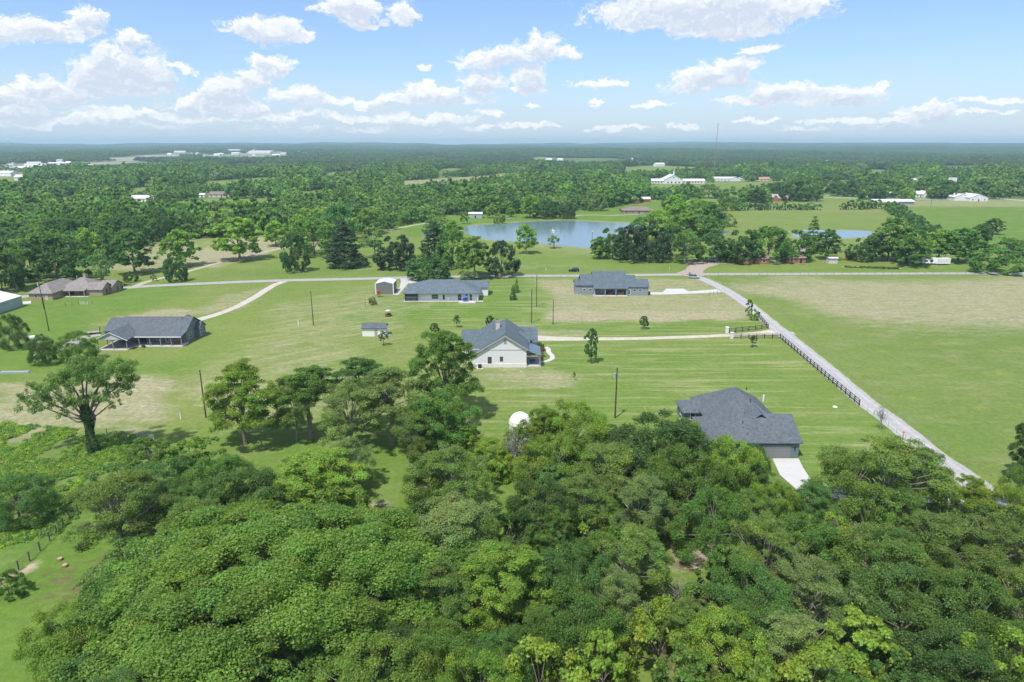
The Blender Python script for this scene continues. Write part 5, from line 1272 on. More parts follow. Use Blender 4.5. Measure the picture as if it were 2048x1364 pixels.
def gas_tank():
    b = G(60, 681); o = thing('gas_tank', (b.x, b.y, 0), 'long white propane tank lying on the lawn between two small trees', 'tank', None, R(28))
    t = MB(); t.tube((-1.3, 0, .85), (1.3, 0, .85), .55, .55, 16); t.ell((-1.3, 0, .85), .35, .549, .549); t.ell((1.3, 0, .85), .35, .549, .549); t.build('tank', WHITE, o)
    MB().tube((0, 0, 1.35), (0, 0, 1.6), .16).build('valve_dome', TRIM, o)
    for x in (-.9, .9): MB().box(x - .1, x + .1, -.4, .4, 0, .5).build('saddle', CONC, o)
gas_tank()
def utility_trailer():
    b = G(184, 668); o = thing('utility_trailer', (b.x, b.y, 0), 'flat utility trailer with an upright ramp left of the blue grey ranch house', 'trailer', None, R(25))
    MB().box(-2.2, 2.2, -1, 1, .55, .68).build('bed', GREYW, o)
    for s in (-1, 1): MB().tube((-.2, s * 1.02, .36), (-.2, s * 1.25, .36), .36, .36, 12).build('wheel', TYRE, o)
    rm = MB()
    for k in range(6): rm.tube((2.15, -1 + .4 * k, .6), (2.3, -1 + .4 * k, 2.0), .03, .03, 5)
    rm.tube((2.3, -1, 2.0), (2.3, 1, 2.0), .04, .04, 5); rm.build('ramp', DARK, o); MB().tube((-2.2, 0, .55), (-3.3, 0, .5), .06).build('tongue', DARK, o)
utility_trailer()
def stack():
    b = G(30, 746); o = thing('pipe_stack', (b.x, b.y, 0), 'low stack of grey metal sheets lying on the grass at the left edge', 'stack', None, R(3))
    for k in range(4): MB().box(-4.0 + .2 * k, 3.6 - .1 * k, -.5 + .05 * k, .6, .1 * k, .1 * k + .085).build('sheet', GALV if k % 2 else mat('grey_sheet', (.3, .3, .32), .6), o)
    b = G(66, 716); o = thing('yard_tub', (b.x, b.y, 0), 'small blue white tub beside the dark round tree', 'tub', None, .4); MB().solid([(-.7, -.4, .6), (.7, -.4, .6), (.7, .4, .6), (-.7, .4, .6)], [(-.6, -.3, 0), (.6, -.3, 0), (.6, .3, 0), (-.6, .3, 0)]).build('tub', mat('pale_blue', (.42, .52, .6), .5), o); MB().box(-.75, .75, -.45, .45, .6, .66).build('rim', TRIM, o)
stack()
def windmill():
    b = G(1104, 496); o = thing('garden_windmill', (b.x, b.y, 0), 'small white garden windmill standing on the pond bank behind a small tree', 'windmill'); h = ZT(b.y, 462)
    for a, c in ((-.6, -.6), (.6, -.6), (.6, .6), (-.6, .6)): MB().tube((a, c, 0), (a * .12, c * .12, h), .04).build('leg', GALV, o)
    for k in range(6):
        an = k * math.pi / 3 + .3; ca, sa = math.cos(an), math.sin(an); u = MB()
        p = lambda rr, tt, y: (rr * ca - tt * sa, y, h + rr * sa + tt * ca)
        u.solid([p(.2, -.08, -.3), p(1.3, -.3, -.42), p(1.3, .3, -.25), p(.2, .08, -.25)], [p(.2, -.08, -.26), p(1.3, -.3, -.38), p(1.3, .3, -.21), p(.2, .08, -.21)]); u.build('blade', WHITE, o)
    MB().box(-.05, .05, .1, 1.6, h - .03, h + .05).build('tail_rod', GALV, o); MB().box(-.03, .03, 1.1, 1.9, h - .35, h + .4).build('tail_fin', WHITE, o)
windmill()
def flagpole():
    b = G(1597, 531); h = ZT(b.y, 496); o = thing('flagpole', (b.x, b.y, 0), 'flagpole with a striped flag on the lawn before the oaks', 'flagpole')
    MB().tube((0, 0, 0), (0, 0, h), .07, .04).build('pole', GALV, o); MB().ell((0, 0, h + .08), .1, .1, .1).build('ball', TRIM, o)
    fw, fh = 2.5, 1.45; z1 = h - .1; st = MB(); rd = MB()
    def strip(mb, x0, x1, za, zb):
        n = 6
        for i in range(n):
            a = x0 + (x1 - x0) * i / n; c = x0 + (x1 - x0) * (i + 1) / n; ya = .12 * math.sin(a * 3.2); yb = .12 * math.sin(c * 3.2); da = a * .10; db = c * .10
            mb.solid([(a, ya, zb - da), (c, yb, zb - db), (c, yb + .02, zb - db), (a, ya + .02, zb - da)], [(a, ya, za - da), (c, yb, za - db), (c, yb + .02, za - db), (a, ya + .02, za - da)])
    for k in range(13):
        zb = z1 - fh * k / 13; za = zb - fh / 13; strip(rd if k % 2 == 0 else st, .06 + (fw * .4 if k < 7 else 0), fw, za, zb)
    f = st.build('flag', WHITE, o); rd.build('red_stripes', RED, f); c = MB(); strip(c, .06, fw * .4 + .06, z1 - fh * 7 / 13, z1); c.build('canton', mat('navy_cloth', (.03, .05, .2), .8), f)
    s = MB()
    for i in range(5):
        for j in range(4): x = .16 + i * .19; s.box(x, x + .07, .12 * math.sin(x * 3.2) - .03, .12 * math.sin(x * 3.2) - .005, z1 - .18 - j * .19 - x * .1, z1 - .11 - j * .19 - x * .1)
    s.build('stars', WHITE, f)
flagpole()
def simple_house(name, px, py, w, d, ze, zr, wm, rm, label, cat='house', rz=0.0, hipped=False, extra=None, axis='x', wins=3, zoff=0.0):
    b = GT(px, py) if py < 372 else G(px, py)
    o = thing(name, (b.x, b.y + d / 2, b.z - .05), label, cat, None, rz); W_ = MB(); R_ = MB()
    if hipped: hip(W_, R_, -w / 2, w / 2, -d / 2, d / 2, ze, zr, .5)
    else: gable(W_, R_, -w / 2, w / 2, -d / 2, d / 2, ze, zr, axis, .4, .3)
    if extra:
        for e in extra:
            if e[0] == 'g': gable(W_, R_, *e[1:7], e[7], .4, .3)
            else: hip(W_, R_, *e[1:7], .4, lift=.015)
    W_.build('wall', wm, o); R_.build('roof', rm, o)
    for k in range(wins):
        u = -w / 2 + w * (k + .5) / wins
        if k == wins // 2: door(o, 'S', -d / 2, u, 0, 1.1, 2.1, DARK)
        else: window(o, 'S', -d / 2, u, .9, 1.4, 1.2, TRIM, False)
    BHOLE.append((px, py, w / mpp(b) / 2)); return o
CREAM = mat('cream_wall', (.55, .52, .45), .8); BRK = mat('red_brick', (.33, .13, .08), .9, var=.15); MWH = mat('white_metal_wall', (.66, .67, .67), .6, bands=(.8, .1, .12, 'xy')); REDM = mat('barn_red', (.32, .05, .04), .6)
METL = mat('light_metal_roof', (.56, .57, .58), .45, var=.05); RUST = mat('terracotta_roof', (.40, .22, .15), .85, var=.12)
# church
def church():
    b = G(1347, 367.5); o = thing('white_church', (b.x, b.y, 0), 'long white church with a steep central gable, thin spire and two low wings', 'church'); w = MB(); r = MB()
    gable(w, r, -13, 13, 0, 26, 6.0, 12.6, 'y', .6, .6); gable(w, r, -31, -12, 4, 15, 3.8, 6.6, 'x', .5, .4); gable(w, r, 12, 46, 4, 15, 3.8, 6.4, 'x', .5, .4)
    w.build('wall', MWH, o); r.build('roof', METW, o)
    sp = MB().solid([(-.06, 1.94, 21.5), (.06, 1.94, 21.5), (.06, 2.06, 21.5), (-.06, 2.06, 21.5)], [(-.9, 1.1, 12.3), (.9, 1.1, 12.3), (.9, 2.9, 12.3), (-.9, 2.9, 12.3)]).build('spire', WHITE, o)
    cr = MB().box(-.12, .12, 1.9, 2.1, 21.4, 23.6); cr.box(-.7, .7, 1.9, 2.1, 22.4, 22.7); cr.build('cross', TRIM, o)
    for k in (-8, -3, 3, 8): window(o, 'S', 0, k, .8, 2.0, 2.2, TRIM, False)
    window(o, 'S', 0, 0, 7.5, 1.6, 2.2, TRIM, False)
    for k in range(7): window(o, 'S', 4, 16 + k * 4.2, 1.0, 1.8, 1.6, TRIM, False)
    for k in range(4): window(o, 'S', 4, -29 + k * 4.2, 1.0, 1.8, 1.6, TRIM, False)
    BHOLE.append((1325, 367, 30)); BHOLE.append((1380, 367, 30))
church()
simple_house('long_white_building', 1450, 362.5, 36, 12, 4, 6.3, MWH, METL, 'long white low building right of the church', wins=7, extra=[('g', 8, 22, -9, 4, 4, 6.2, 'y')])
simple_house('brown_roof_house', 1523, 362, 26, 12, 3, 5.5, CREAM, RUST, 'low pale house with an orange brown roof right of the long white building', wins=5)
simple_house('small_shed', 1484, 362, 10, 8, 3, 4.6, MWH, METL, 'small white shed between the long white building and the brown roofed house', cat='shed', wins=1)
simple_house('red_barn', 1286, 404.2, 14.5, 9, 3.0, 4.6, REDM, METW, 'red barn with a white metal roof on the green strip', cat='barn', wins=3)
simple_house('brown_house', 1278, 428, 26, 13, 2.8, 5.6, mat('grey_brown_brick', (.3, .25, .22), .9), SH_BROWN, 'low house with a broad brown roof near the right end of the pond', hipped=True, wins=5)
simple_house('pond_shed', 951, 436.5, 10.5, 7, 3.4, 4.2, GALV, METW, 'pale metal shed among the trees beyond the left end of the pond', cat='shed', wins=1)
simple_house('white_long_house', 283, 403.5, 24, 10, 3.2, 6.0, WHITE, METL, 'white long house with pale grey roof in the left woods', wins=6, extra=[('g', -17, -11, -4, 4, 2.8, 4.6, 'x')])
simple_house('white_long_house', 256, 403, 3, 3, 2, 3, WHITE, METL, 'tiny white outbuilding at the left end of the long white house', cat='shed', wins=1)
simple_house('tan_house', 438, 394.5, 22, 11, 3, 5.6, CREAM, SH_BROWN, 'tan house with brown roof right of the long white house', wins=4)
simple_house('white_cottage', 404, 394.5, 6, 6, 2.6, 4, WHITE, METL, 'tiny white cottage just left of the tan house', cat='shed', wins=1)
simple_house('brick_farmhouse', 1562, 402.5, 19, 10, 3.0, 6.6, BRK, SH_LIGHT, 'red brick house with a grey steep roof under the dark oaks', extra=[('g', -9, -3.5, -6.5, 3, 3, 6.4, 'y')], wins=4)
simple_house('white_shed', 1633, 402.5, 5.6, 4, 2.4, 3.7, WHITE, METW, 'small white gabled shed right of the red brick house', cat='shed', axis='y', wins=1)
simple_house('arena_barn', 1957, 402.5, 18, 22, 3.6, 6.8, MWH, METW, 'big white barn with a wide gable and roll door on the right', cat='barn', axis='y', wins=3, extra=[('g', -20, -4, -4, 9, 3.6, 6.6, 'y')])
simple_house('ranch_house', 1838, 394, 20, 9, 3.2, 6.0, WHITE, METW, 'white ranch house with several gables and a pointed turret', extra=[('g', -16, -9, -5, 6, 3, 6.2, 'y'), ('g', 3, 8, -7, 3, 3.2, 6.4, 'y')], wins=6); BHOLE[-1] = (1838, 394, 14)
simple_house('green_guest_house', 1784, 395, 9, 8, 3, 5.6, mat('green_wall', (.10, .24, .19), .7), METL, 'green walled guest house left of the white ranch house', axis='y', wins=3)
simple_house('hill_house', 1904, 369, 16, 10, 5, 9, mat('pale_wall', (.5, .5, .5), .7), SH_LIGHT, 'pale two storey house in the trees above the big white barn', wins=4, extra=[('g', 2, 8, -8, 2, 3, 5, 'y')])
simple_house('white_roof_shed', 1824, 364, 14, 9, 3.4, 4.8, MWH, METW, 'white roofed shed in the woods above the ranch house, left of two', cat='shed', wins=1)
simple_house('white_roof_shed', 1840, 364.5, 7, 6, 3, 4, MWH, METW, 'smaller white roofed shed in the woods above the ranch house, right of two', cat='shed', wins=1)
simple_house('pump_shed', 1666, 527.5, 4.2, 3, 2.6, 2.9, mat('cream_board', (.52, .49, .43), .7), METL, 'small cream pump shed on the lawn beside the main road', cat='shed', wins=0)
simple_house('tiny_red_barn', 1706, 520, 4.0, 4, 2.4, 3.4, REDM, RED, 'tiny red barn in front of the trees behind the garden bed', cat='shed', axis='y', wins=1)
simple_house('low_brick_house', 1508, 528, 14, 8, 2.6, 4.2, BRK, SH_BROWN, 'low brown brick house hidden under the oaks by the main road', wins=3)
simple_house('low_brick_house', 1592, 526.5, 9, 7, 2.6, 4.2, BRK, SH_BROWN, 'brown brick house end showing behind the flagpole', wins=2)
# wide white roofed pavilion
def pavilion():
    b = G(1790, 410); o = thing('pavilion', (b.x, b.y + 8, 0), 'long open pavilion with a low white roof above the hedge', 'pavilion'); r = MB()
    gable(None, r, -19, 19, -7, 7, 3.0, 4.6, 'x', .3, .3); r.build('roof', METW, o); posts(o, [(x, -6.6) for x in range(-18, 19, 6)] + [(x, 6.6) for x in range(-18, 19, 6)], 0, 3.1, .12, GALV, 'post')
    MB().box(4, 18.6, -6.5, -6.3, 0, 2.8).build('side_wall', mat('blue_grey_metal', (.28, .33, .36), .6, bands=(.8, .2, .25, 'x')), o)
    BHOLE.append((1790, 410, 34))
pavilion()
def camper():
    b = G(1857, 528.5); o = thing('camper', (b.x, b.y, 0), 'white camper van parked beside the blue roofed carport', 'camper', None, R(-12))
    MB().solid([(-3.4, -1.1, 3.1), (3.4, -1.1, 3.1), (3.4, 1.1, 3.1), (-3.4, 1.1, 3.1)], [(-3.4, -1.15, .6), (3.4, -1.15, .6), (3.4, 1.15, .6), (-3.4, 1.15, .6)]).build('body', WHITE, o)
    MB().solid([(-4.4, -.9, 2.4), (-3.4, -1.0, 2.6), (-3.4, 1.0, 2.6), (-4.4, .9, 2.4)], [(-5.0, -1, .6), (-3.4, -1.1, .6), (-3.4, 1.1, .6), (-5.0, 1, .6)]).build('cab', TRIM, o)
    for x in (-3.6, 2.2):
        for s in (-1, 1): MB().tube((x, s * .95, .38), (x, s * 1.2, .38), .38, .38, 12).build('wheel', TYRE, o)
    for x in (-1.5, .8): window(o, 'S', -1.12, x, 1.5, 1.0, .6, DARK, False)
    b = G(1885, 529.5); o = thing('cargo_trailer', (b.x, b.y, 0), 'white box trailer right of the camper', 'trailer', None, R(4))
    MB().box(-2.9, 2.9, -1.2, 1.2, .6, 3.2).build('box', mat('white_ribbed', (.70, .71, .72), .5, bands=(.9, .08, .2, 'xy')), o); MB().tube((-2.9, 0, .6), (-4.2, 0, .55), .07).build('tongue', DARK, o)
    for s in (-1, 1): MB().tube((.2, s * 1.0, .36), (.2, s * 1.22, .36), .36, .36, 12).build('wheel', TYRE, o)
    b = G(1873, 522); o = thing('carport', (b.x, b.y + 3, 0), 'carport with a pale blue metal roof behind the camper and trailer', 'carport', None, R(-10)); r = MB(); gable(None, r, -4.2, 4.2, -3.5, 3.5, 3.6, 4.7, 'x', .2, .2)
    r.build('roof', mat('pale_blue_roof', (.36, .45, .52), .45), o); posts(o, [(-4, -3.3), (4, -3.3), (-4, 3.3), (4, 3.3)], 0, 3.7, .08, DARK, 'post')
camper()
# ------------------------------------------------------------------ utility poles, lights, masts, wires
def upole(px, py, top, label, trans=True, arm=0, r=.15, cat='utility pole', m=POLEM, cone=False):
    b = G(px, py); h = ZT(b.y, top); o = thing('utility_pole', (b.x, b.y, 0), label, cat)
    MB().tube((0, 0, -.3), (0, 0, h), r, r * .62, 10).build('pole', m, o)
    MB().tube((0, 0, h), (0, 0, h + .25), .05, .05).build('insulator', GALV, o)
    if trans:
        t = MB().tube((-.42, 0, h - 2.3), (-.42, 0, h - 1.2), .28, .28, 14).build('transformer', GALV, o); MB().tube((-.42, 0, h - 1.2), (-.42, 0, h - 1.0), .06, .06).build('bushing', DARK, t)
    if arm: MB().box(-arm, arm, -.07, .07, h - .55, h - .42).build('crossarm', POLEM, o)
    return Vector((b.x, b.y, h + .2))
A1 = upole(98, 662, 594, 'near dark pole left of the blue grey ranch house', False)
A2 = upole(88, 618, 558, 'leaning dark pole with a transformer in front of the brick house', True)
C1 = upole(627, 651, 582, 'slim dark pole alone on the lawn left of the garden shed', False)
E1 = upole(1063, 646, 577, 'dark pole with a transformer between the farmhouse and the grey house', True)
D1 = upole(1073, 613, 549, 'pole with a transformer farther behind, level with the hip roofed house', True)
F1 = upole(1106, 649, 599, 'short dark pole at the edge of the mown hay field', False)
G1 = upole(1230, 836, 735, 'nearest dark pole with a transformer on the green lawn before the wood', True, r=.19)
H1 = upole(412, 835, 740, 'nearest left dark pole beside the hay patch', False, r=.17)
def lamp_pole(px, py, top, label):
    b = G(px, py); h = ZT(b.y, top); o = thing('light_pole', (b.x, b.y, 0), label, 'light pole'); MB().tube((0, 0, 0), (0, 0, h), .12, .07).build('pole', POLEM, o); MB().ell((0, -.2, h + .15), .3, .35, .25).build('lamp_head', TRIM, o)
lamp_pole(1184, 500, 463, 'light pole on the bank at the right end of the pond'); lamp_pole(1264, 413, 396, 'light pole left of the red barn'); lamp_pole(1861, 414, 391, 'light pole in the pale ranch yard'); lamp_pole(1721, 497, 483, 'light pole behind the dark shrubs right of the tiny red barn')
def wire(a, b, sag, label):
    n = 14; pts = [a.lerp(b, i / n) - Vector((0, 0, 4 * sag * (i / n) * (1 - i / n))) for i in range(n + 1)]
    m = MB(); o = m.path([(p - a) for p in pts], [.008] * (n + 1), 4).build('power_line', mat('aluminium_wire', (.25, .25, .25), .5), None, loc=a); tag(o, label, 'wire', 'overhead power lines')
wire(H1, G1, 1.4, 'thin overhead wire between the two nearest poles'); wire(G1, E1, 1.6, 'thin overhead wire from the nearest right pole to the pole behind the farmhouse')
wire(C1, A1, 1.6, 'thin overhead wire from the lawn pole to the left poles'); wire(C1, E1, 1.4, 'thin overhead wire from the lawn pole to the pole behind the farmhouse'); wire(A1, H1, 1.5, 'thin overhead wire from the left poles to the nearest left pole'); wire(E1, D1, .5, 'short thin wire between the two transformer poles in the centre'); wire(A1, A2, .5, 'short thin wire between the two left poles')
def radio_mast():
    b = GT(1427, 362); o = thing('radio_mast', b, 'tall thin guyed radio mast rising above the horizon on the right', 'mast'); h = ZT(b.y, 248) - b.z; m = MB()
    for k in range(3): an = k * 2.094; m.path([(.7 * math.cos(an), .7 * math.sin(an), 0), (.7 * math.cos(an), .7 * math.sin(an), h)], [.09, .09], 4)
    n = int(h / 3)
    for i in range(n):
        for k in range(3): a0 = k * 2.094; a1 = (k + 1) * 2.094; m.path([(.7 * math.cos(a0), .7 * math.sin(a0), i * h / n), (.7 * math.cos(a1), .7 * math.sin(a1), (i + 1) * h / n)], [.04, .04], 4)
    m.build('lattice', mat('mast_steel', (.30, .22, .22), .6), o); MB().box(-1.6, 1.6, -.3, .3, h - .3, h + .3).build('antenna', GALV, o)
    for k in range(3): an = k * 2.094 + .5; MB().tube((0, 0, h * .8), (h * .5 * math.cos(an), h * .5 * math.sin(an), 0), .05, .05, 4).build('guy_wire', GALV, o)
radio_mast()
def water_tower():
    v = GT(17, 291.5); v = Vector((v.x, v.y, terr1(v.x, v.y))); o = thing('water_tower', v, 'white water tower on the horizon at the far left', 'water tower'); h = 42 + max(0, 20)
    MB().tube((0, 0, 0), (0, 0, h - 8), 4.5, 3.0, 14).build('pedestal', WHITE, o); MB().ell((0, 0, h), 15, 15, 8, 16, 8).build('tank', WHITE, o, True)
water_tower()
# ------------------------------------------------------------------ fences
def fence(pts, spacing, post, ph, rails, rh, m, label, name='board_fence', pm=None, rail_w=.03, cat='fence', world=False, rnd_=False):
    P_ = [p if world else (GT(*p) if p[1] < 372 else G(*p)) for p in pts]; o = thing(name, (P_[0].x, P_[0].y, 0), label, cat); base = P_[0]; tot = []
    for i in range(len(P_) - 1):
        a, b = P_[i], P_[i + 1]; n = max(1, round((b - a).length / spacing))
        for k in range(n + (1 if i == len(P_) - 2 else 0)): tot.append(a.lerp(b, k / n))
    tot = tot[:100] if len(tot) > 100 else tot
    pmesh = MB().box(-post, post, -post, post, -.1, ph).build('post', pm or m, o); pmesh.location = tot[0] - base
    for q in tot[1:]: c = pmesh.copy(); COL.objects.link(c); c.parent = o; c.location = q - base
    for z in rails:
        r = MB()
        for i in range(len(P_) - 1):
            a = P_[i] - base; b = P_[i + 1] - base; d = (b - a).normalized(); nn = Vector((-d.y, d.x, 0)) * (post + rail_w + .004)
            a = a + nn + d * .02; b = b + nn - d * .02; t = nn.normalized() * rail_w
            r.solid([(a - t) + Vector((0, 0, z + rh)), (b - t) + Vector((0, 0, z + rh)), (b + t) + Vector((0, 0, z + rh)), (a + t) + Vector((0, 0, z + rh))], [(a - t) + Vector((0, 0, z)), (b - t) + Vector((0, 0, z)), (b + t) + Vector((0, 0, z)), (a + t) + Vector((0, 0, z))])
        r.build('rail', m, o)
    return o
fence([(1518,637),(1536,657),(1458,666)], 2.5, .08, 1.5, (.35, .8, 1.25), .15, BLACK, 'black three rail board fence left of the farmhouse drive entrance')
fence([(1466,677),(1560,677),(1718,812)], 2.5, .08, 1.5, (.35, .8, 1.25), .15, BLACK, 'long black three rail board fence running down along the side road')
for px_, py_, lb in ((1453.5,666,'left square white gate pillar of the farmhouse drive'),(1463,677,'right square white gate pillar of the farmhouse drive')):
    b = G(px_, py_); o = thing('gate_pillar', (b.x, b.y, 0), lb, 'pillar'); MB().box(-.42, .42, -.42, .42, 0, 1.75).build('shaft', mat('limestone', (.66, .63, .57), .9, var=.1, scale=3), o); MB().box(-.5, .5, -.5, .5, 1.75, 1.9).build('cap', TRIM, o)
fence([(1420,552.5),(1600,551.5),(1800,550.5),(2060,549.5)], 3.6, .06, 1.3, (.5, 1.1), .03, mat('wire_grey', (.22, .21, .2), .7), 'wire fence with thin posts on the near side of the main road at the right', 'wire_fence', GREYW, .01)
fence([(430,551),(600,549.5),(820,548)], 3.6, .06, 1.3, (.6, 1.15), .03, MATS['wire_grey'], 'wire fence along the far side of the main road at the left', 'wire_fence', GREYW, .01)
fence([(1010,543),(1200,541.5),(1370,541)], 3.6, .06, 1.3, (.6, 1.15), .03, MATS['wire_grey'], 'wire fence along the far side of the main road in the centre', 'wire_fence', GREYW, .01)
fence([(1020,556),(1150,555)], 3.0, .05, 1.2, (.6, 1.1), .03, MATS['wire_grey'], 'wire fence on the near side of the main road left of the grey house', 'wire_fence', GREYW, .01)
fence([(1300,555),(1375,557)], 3.0, .05, 1.2, (.6, 1.1), .03, MATS['wire_grey'], 'wire fence right of the grey house along the main road', 'wire_fence', GREYW, .01)
fence([(-40,1195),(15,1160),(60,1122),(100,1082),(140,1040),(170,1008)], 2.0, .06, 1.45, (.35, .7, 1.05, 1.35), .03, mat('pipe_dark', (.09, .08, .07), .6), 'dark pipe fence crossing the grass at the lower left', 'pipe_fence', None, .015)
fence([(131,612),(185,608)], 2.2, .05, 1.3, (.6, 1.2), .03, MATS['pipe_dark'], 'thin yard fence in front of the brick house', 'yard_fence', None, .01)
fence([(211,573),(262,571)], 2.2, .05, 1.4, (.6, 1.25), .05, MATS['pipe_dark'], 'dark gate fence right of the brick house on the road', 'yard_fence', None, .01)
fence([(62,587),(130,581)], 2.4, .06, 1.4, (.6, 1.25), .05, MATS['pipe_dark'], 'dark fence between the brick house and the road', 'yard_fence', None, .01)
fence([(214,870),(275,882)], 2.4, .06, 1.3, (.4, .8, 1.2), .04, GREYW, 'weathered wire fence left of the white farm gate', 'wire_fence', None, .01)
fence([(1735,822),(1760,842),(1810,880),(1832,900)], 3.4, .05, 1.3, (1.1,), .02, mat('pale_stake', (.45, .45, .42), .8), 'row of pale wire stakes continuing below the black board fence', 'wire_fence', None, .008)
fence([(1560,618),(1640,700),(1760,800),(1920,925)], 5, .05, 1.2, (.6, 1.1), .02, MATS['wire_grey'], 'thin wire fence between the side road and the dry pasture', 'wire_fence', GREYW, .008)
fence([(1418,592),(1442,588)], 2.6, .05, 1.5, (.7, 1.3), .04, MATS['pipe_dark'], 'dark pipe gate across the grey house drive', 'drive_gate', None, .02, 'gate')
WF = mat('white_fence_paint', (.60, .60, .58), .6)
fence([(1500,397.5),(1640,396.5),(1760,399),(1900,401.5)], 6, .12, 1.5, (.4, .9, 1.35), .16, WF, 'long white board fence along the ranch road', 'board_fence')
fence([(1995,398),(2060,405),(2140,412)], 5, .12, 1.5, (.4, .9, 1.35), .16, WF, 'white board fence right of the big white barn', 'board_fence')
def farm_gate(px, py, w, label, rz=0.0):
    b = G(px, py); o = thing('farm_gate', (b.x, b.y, 0), label, 'gate', None, rz); mm = mat('gate_metal', (.50, .53, .52), .5, metal=.2)
    for s in (-1, 1): MB().tube((s * w / 2, 0, 0), (s * w / 2, 0, 1.35), .06).build('gate_post', mm, o)
    for z in (.2, .45, .7, .95, 1.2): MB().tube((-w / 2, 0, z), (w / 2, 0, z), .035).build('bar', mm, o)
farm_gate(292, 880, 3.4, 'pale metal farm gate at the edge of the hay patch', R(-6)); farm_gate(168, 610, 3.0, 'pale mesh yard gate in the fence before the brick house')
def stump_pile():
    b = G(768, 1022); o = thing('brush_pile', (b.x, b.y, 0), 'grey brown brush pile in the grass clearing', 'brush pile'); rnd = random.Random(3)
    for part in range(3):
        m = MB()
        for k in range(45):
            a = Vector((rnd.gauss(0, 1.1), rnd.gauss(0, .7), rnd.uniform(0, .5))); d = Vector((rnd.gauss(0, 1), rnd.gauss(0, 1), rnd.uniform(-.1, .35))).normalized() * rnd.uniform(.5, 1.6)
            m.tube(a, a + d, rnd.uniform(.02, .06), .015, 5)
        m.build('branches', mat('brush%d' % part, [(.20, .15, .12), (.32, .26, .22), (.12, .09, .07)][part], .95), o)
    for px_, py_, lb in ((130,1133,'tan split log stump on the grass below the pipe fence'),(120,1120,'pale flat stump left of the tan split stump')):
        b = G(px_, py_); o = thing('stump', (b.x, b.y, 0), lb, 'stump'); MB().tube((0, 0, 0), (0, 0, .3), .45, .38, 9).build('bark', WOOD, o); MB().tube((0, 0, .3), (0, 0, .31), .33, .33, 9).build('cut', mat('cut_wood', (.36, .29, .20), .8), o)
stump_pile()
for px_, py_, h_, lb in ((597,652,2.0,'short white marker post left of the slim lawn pole'),(362,839,1.6,'short white marker post beside the left utility pole'),(1092,541.5,1.6,'white marker post at the road between the dark car and the oaks'),(1339,541,1.6,'white marker post by the dirt drive')):
    b = G(px_, py_); o = thing('marker_post', (b.x, b.y, 0), lb, 'post'); MB().box(-.09, .09, -.09, .09, 0, h_).build('stake', WHITE, o); MB().box(-.11, .11, -.11, .11, h_, h_ + .08).build('cap', GALV, o)
def small_bits():
    b = G(1517, 634); o = thing('mailbox', (b.x, b.y, 0), 'dark mailbox at the foot of the bushes by the black fence', 'mailbox'); MB().box(-.06, .06, -.06, .06, 0, 1.1).build('post', WOOD, o); MB().box(-.35, .35, -.3, .3, 1.1, 1.7).build('box', BLACK, o)
    b = G(1805, 880); o = thing('orange_marker', (b.x, b.y, 0), 'pale stake with an orange top beside the side road', 'marker'); MB().box(-.06, .06, -.06, .06, 0, 1.5).build('stake', GREYW, o); MB().box(-.22, .22, -.08, .08, 1.5, 1.8).build('flag', mat('orange', (.75, .2, .03), .6), o)
    b = G(1415, 540); o = thing('road_sign', (b.x, b.y, 0), 'small yellow sign beside the dirt drive entrance', 'sign'); MB().tube((0, 0, 0), (0, 0, 1.5), .04).build('post', GALV, o); MB().extr([(-.45, 1.5), (0, 1.05), (.45, 1.5), (0, 1.95)], -.03, -.005, 'y').build('plate', mat('yellow', (.65, .5, .12), .6), o)
    b = G(1670, 814); o = thing('well_cover', (b.x, b.y, 0), 'white round septic lid in the grass near the end of the black fence', 'lid'); MB().tube((0, 0, 0), (0, 0, .15), .5, .45, 12).build('lid', TRIM, o)
    b = G(1042, 744); o = thing('well_cover', (b.x, b.y, 0), 'small green valve box lid in front of the farmhouse gable', 'lid'); MB().tube((0, 0, 0), (0, 0, .2), .35, .3, 10).build('lid', mat('pale_green', (.25, .42, .3), .6), o)
    b = G(1301, 836); o = thing('guy_guard', (b.x - .9, b.y + 1, 0), 'slanting yellow guy wire guard left of the garage house', 'guy guard', None, 0); MB().tube((.9, 0, 0), (-.4, 0, 2.2), .05, .05).build('guard', mat('bright_yellow', (.75, .62, .04), .5), o); MB().box(.8, 1.0, -.1, .1, 0, .12).build('anchor', GALV, o)
small_bits()

# ------------------------------------------------------------------ the garden bed at the road
def gbed():
    b = G(1735, 537); o = thing('garden_bed', (b.x, b.y, 0), 'tan garden bed with low plants on the lawn beside the main road', 'garden bed'); rs = np.random.RandomState(9); n = 1500
    x = rs.uniform(-9, 14, n); y = 3.6 - (x + 9) * .22 + rs.randn(n) * .9; p = np.stack([x, y, rs.rand(n) * .7 * (vnoise(x, y, 3, 3) > .45)], 1); t = rs.uniform(.6, 1.4, (n, 1))
    me = quads_mesh('plants', p, rs.randn(n, 3) + np.array([0, 0, 1.]), .3 * rs.uniform(.5, 1.2, n), np.concatenate([t, t, t], 1), LEAF); c = bpy.data.objects.new('plants', me); COL.objects.link(c); c.parent = o; c.color = (.10, .15, .05, 1)
    ring = [(-10, 4.5), (-3, 1.6), (6, -.6), (14, -1.4), (16, -.6), (6, 1.6), (-2, 4.4), (-8, 6.2)]; MB().prism(ring, -.02, .06).build('soil', mat('tan_soil', (.42, .33, .23), .95, var=.2), o)
gbed()

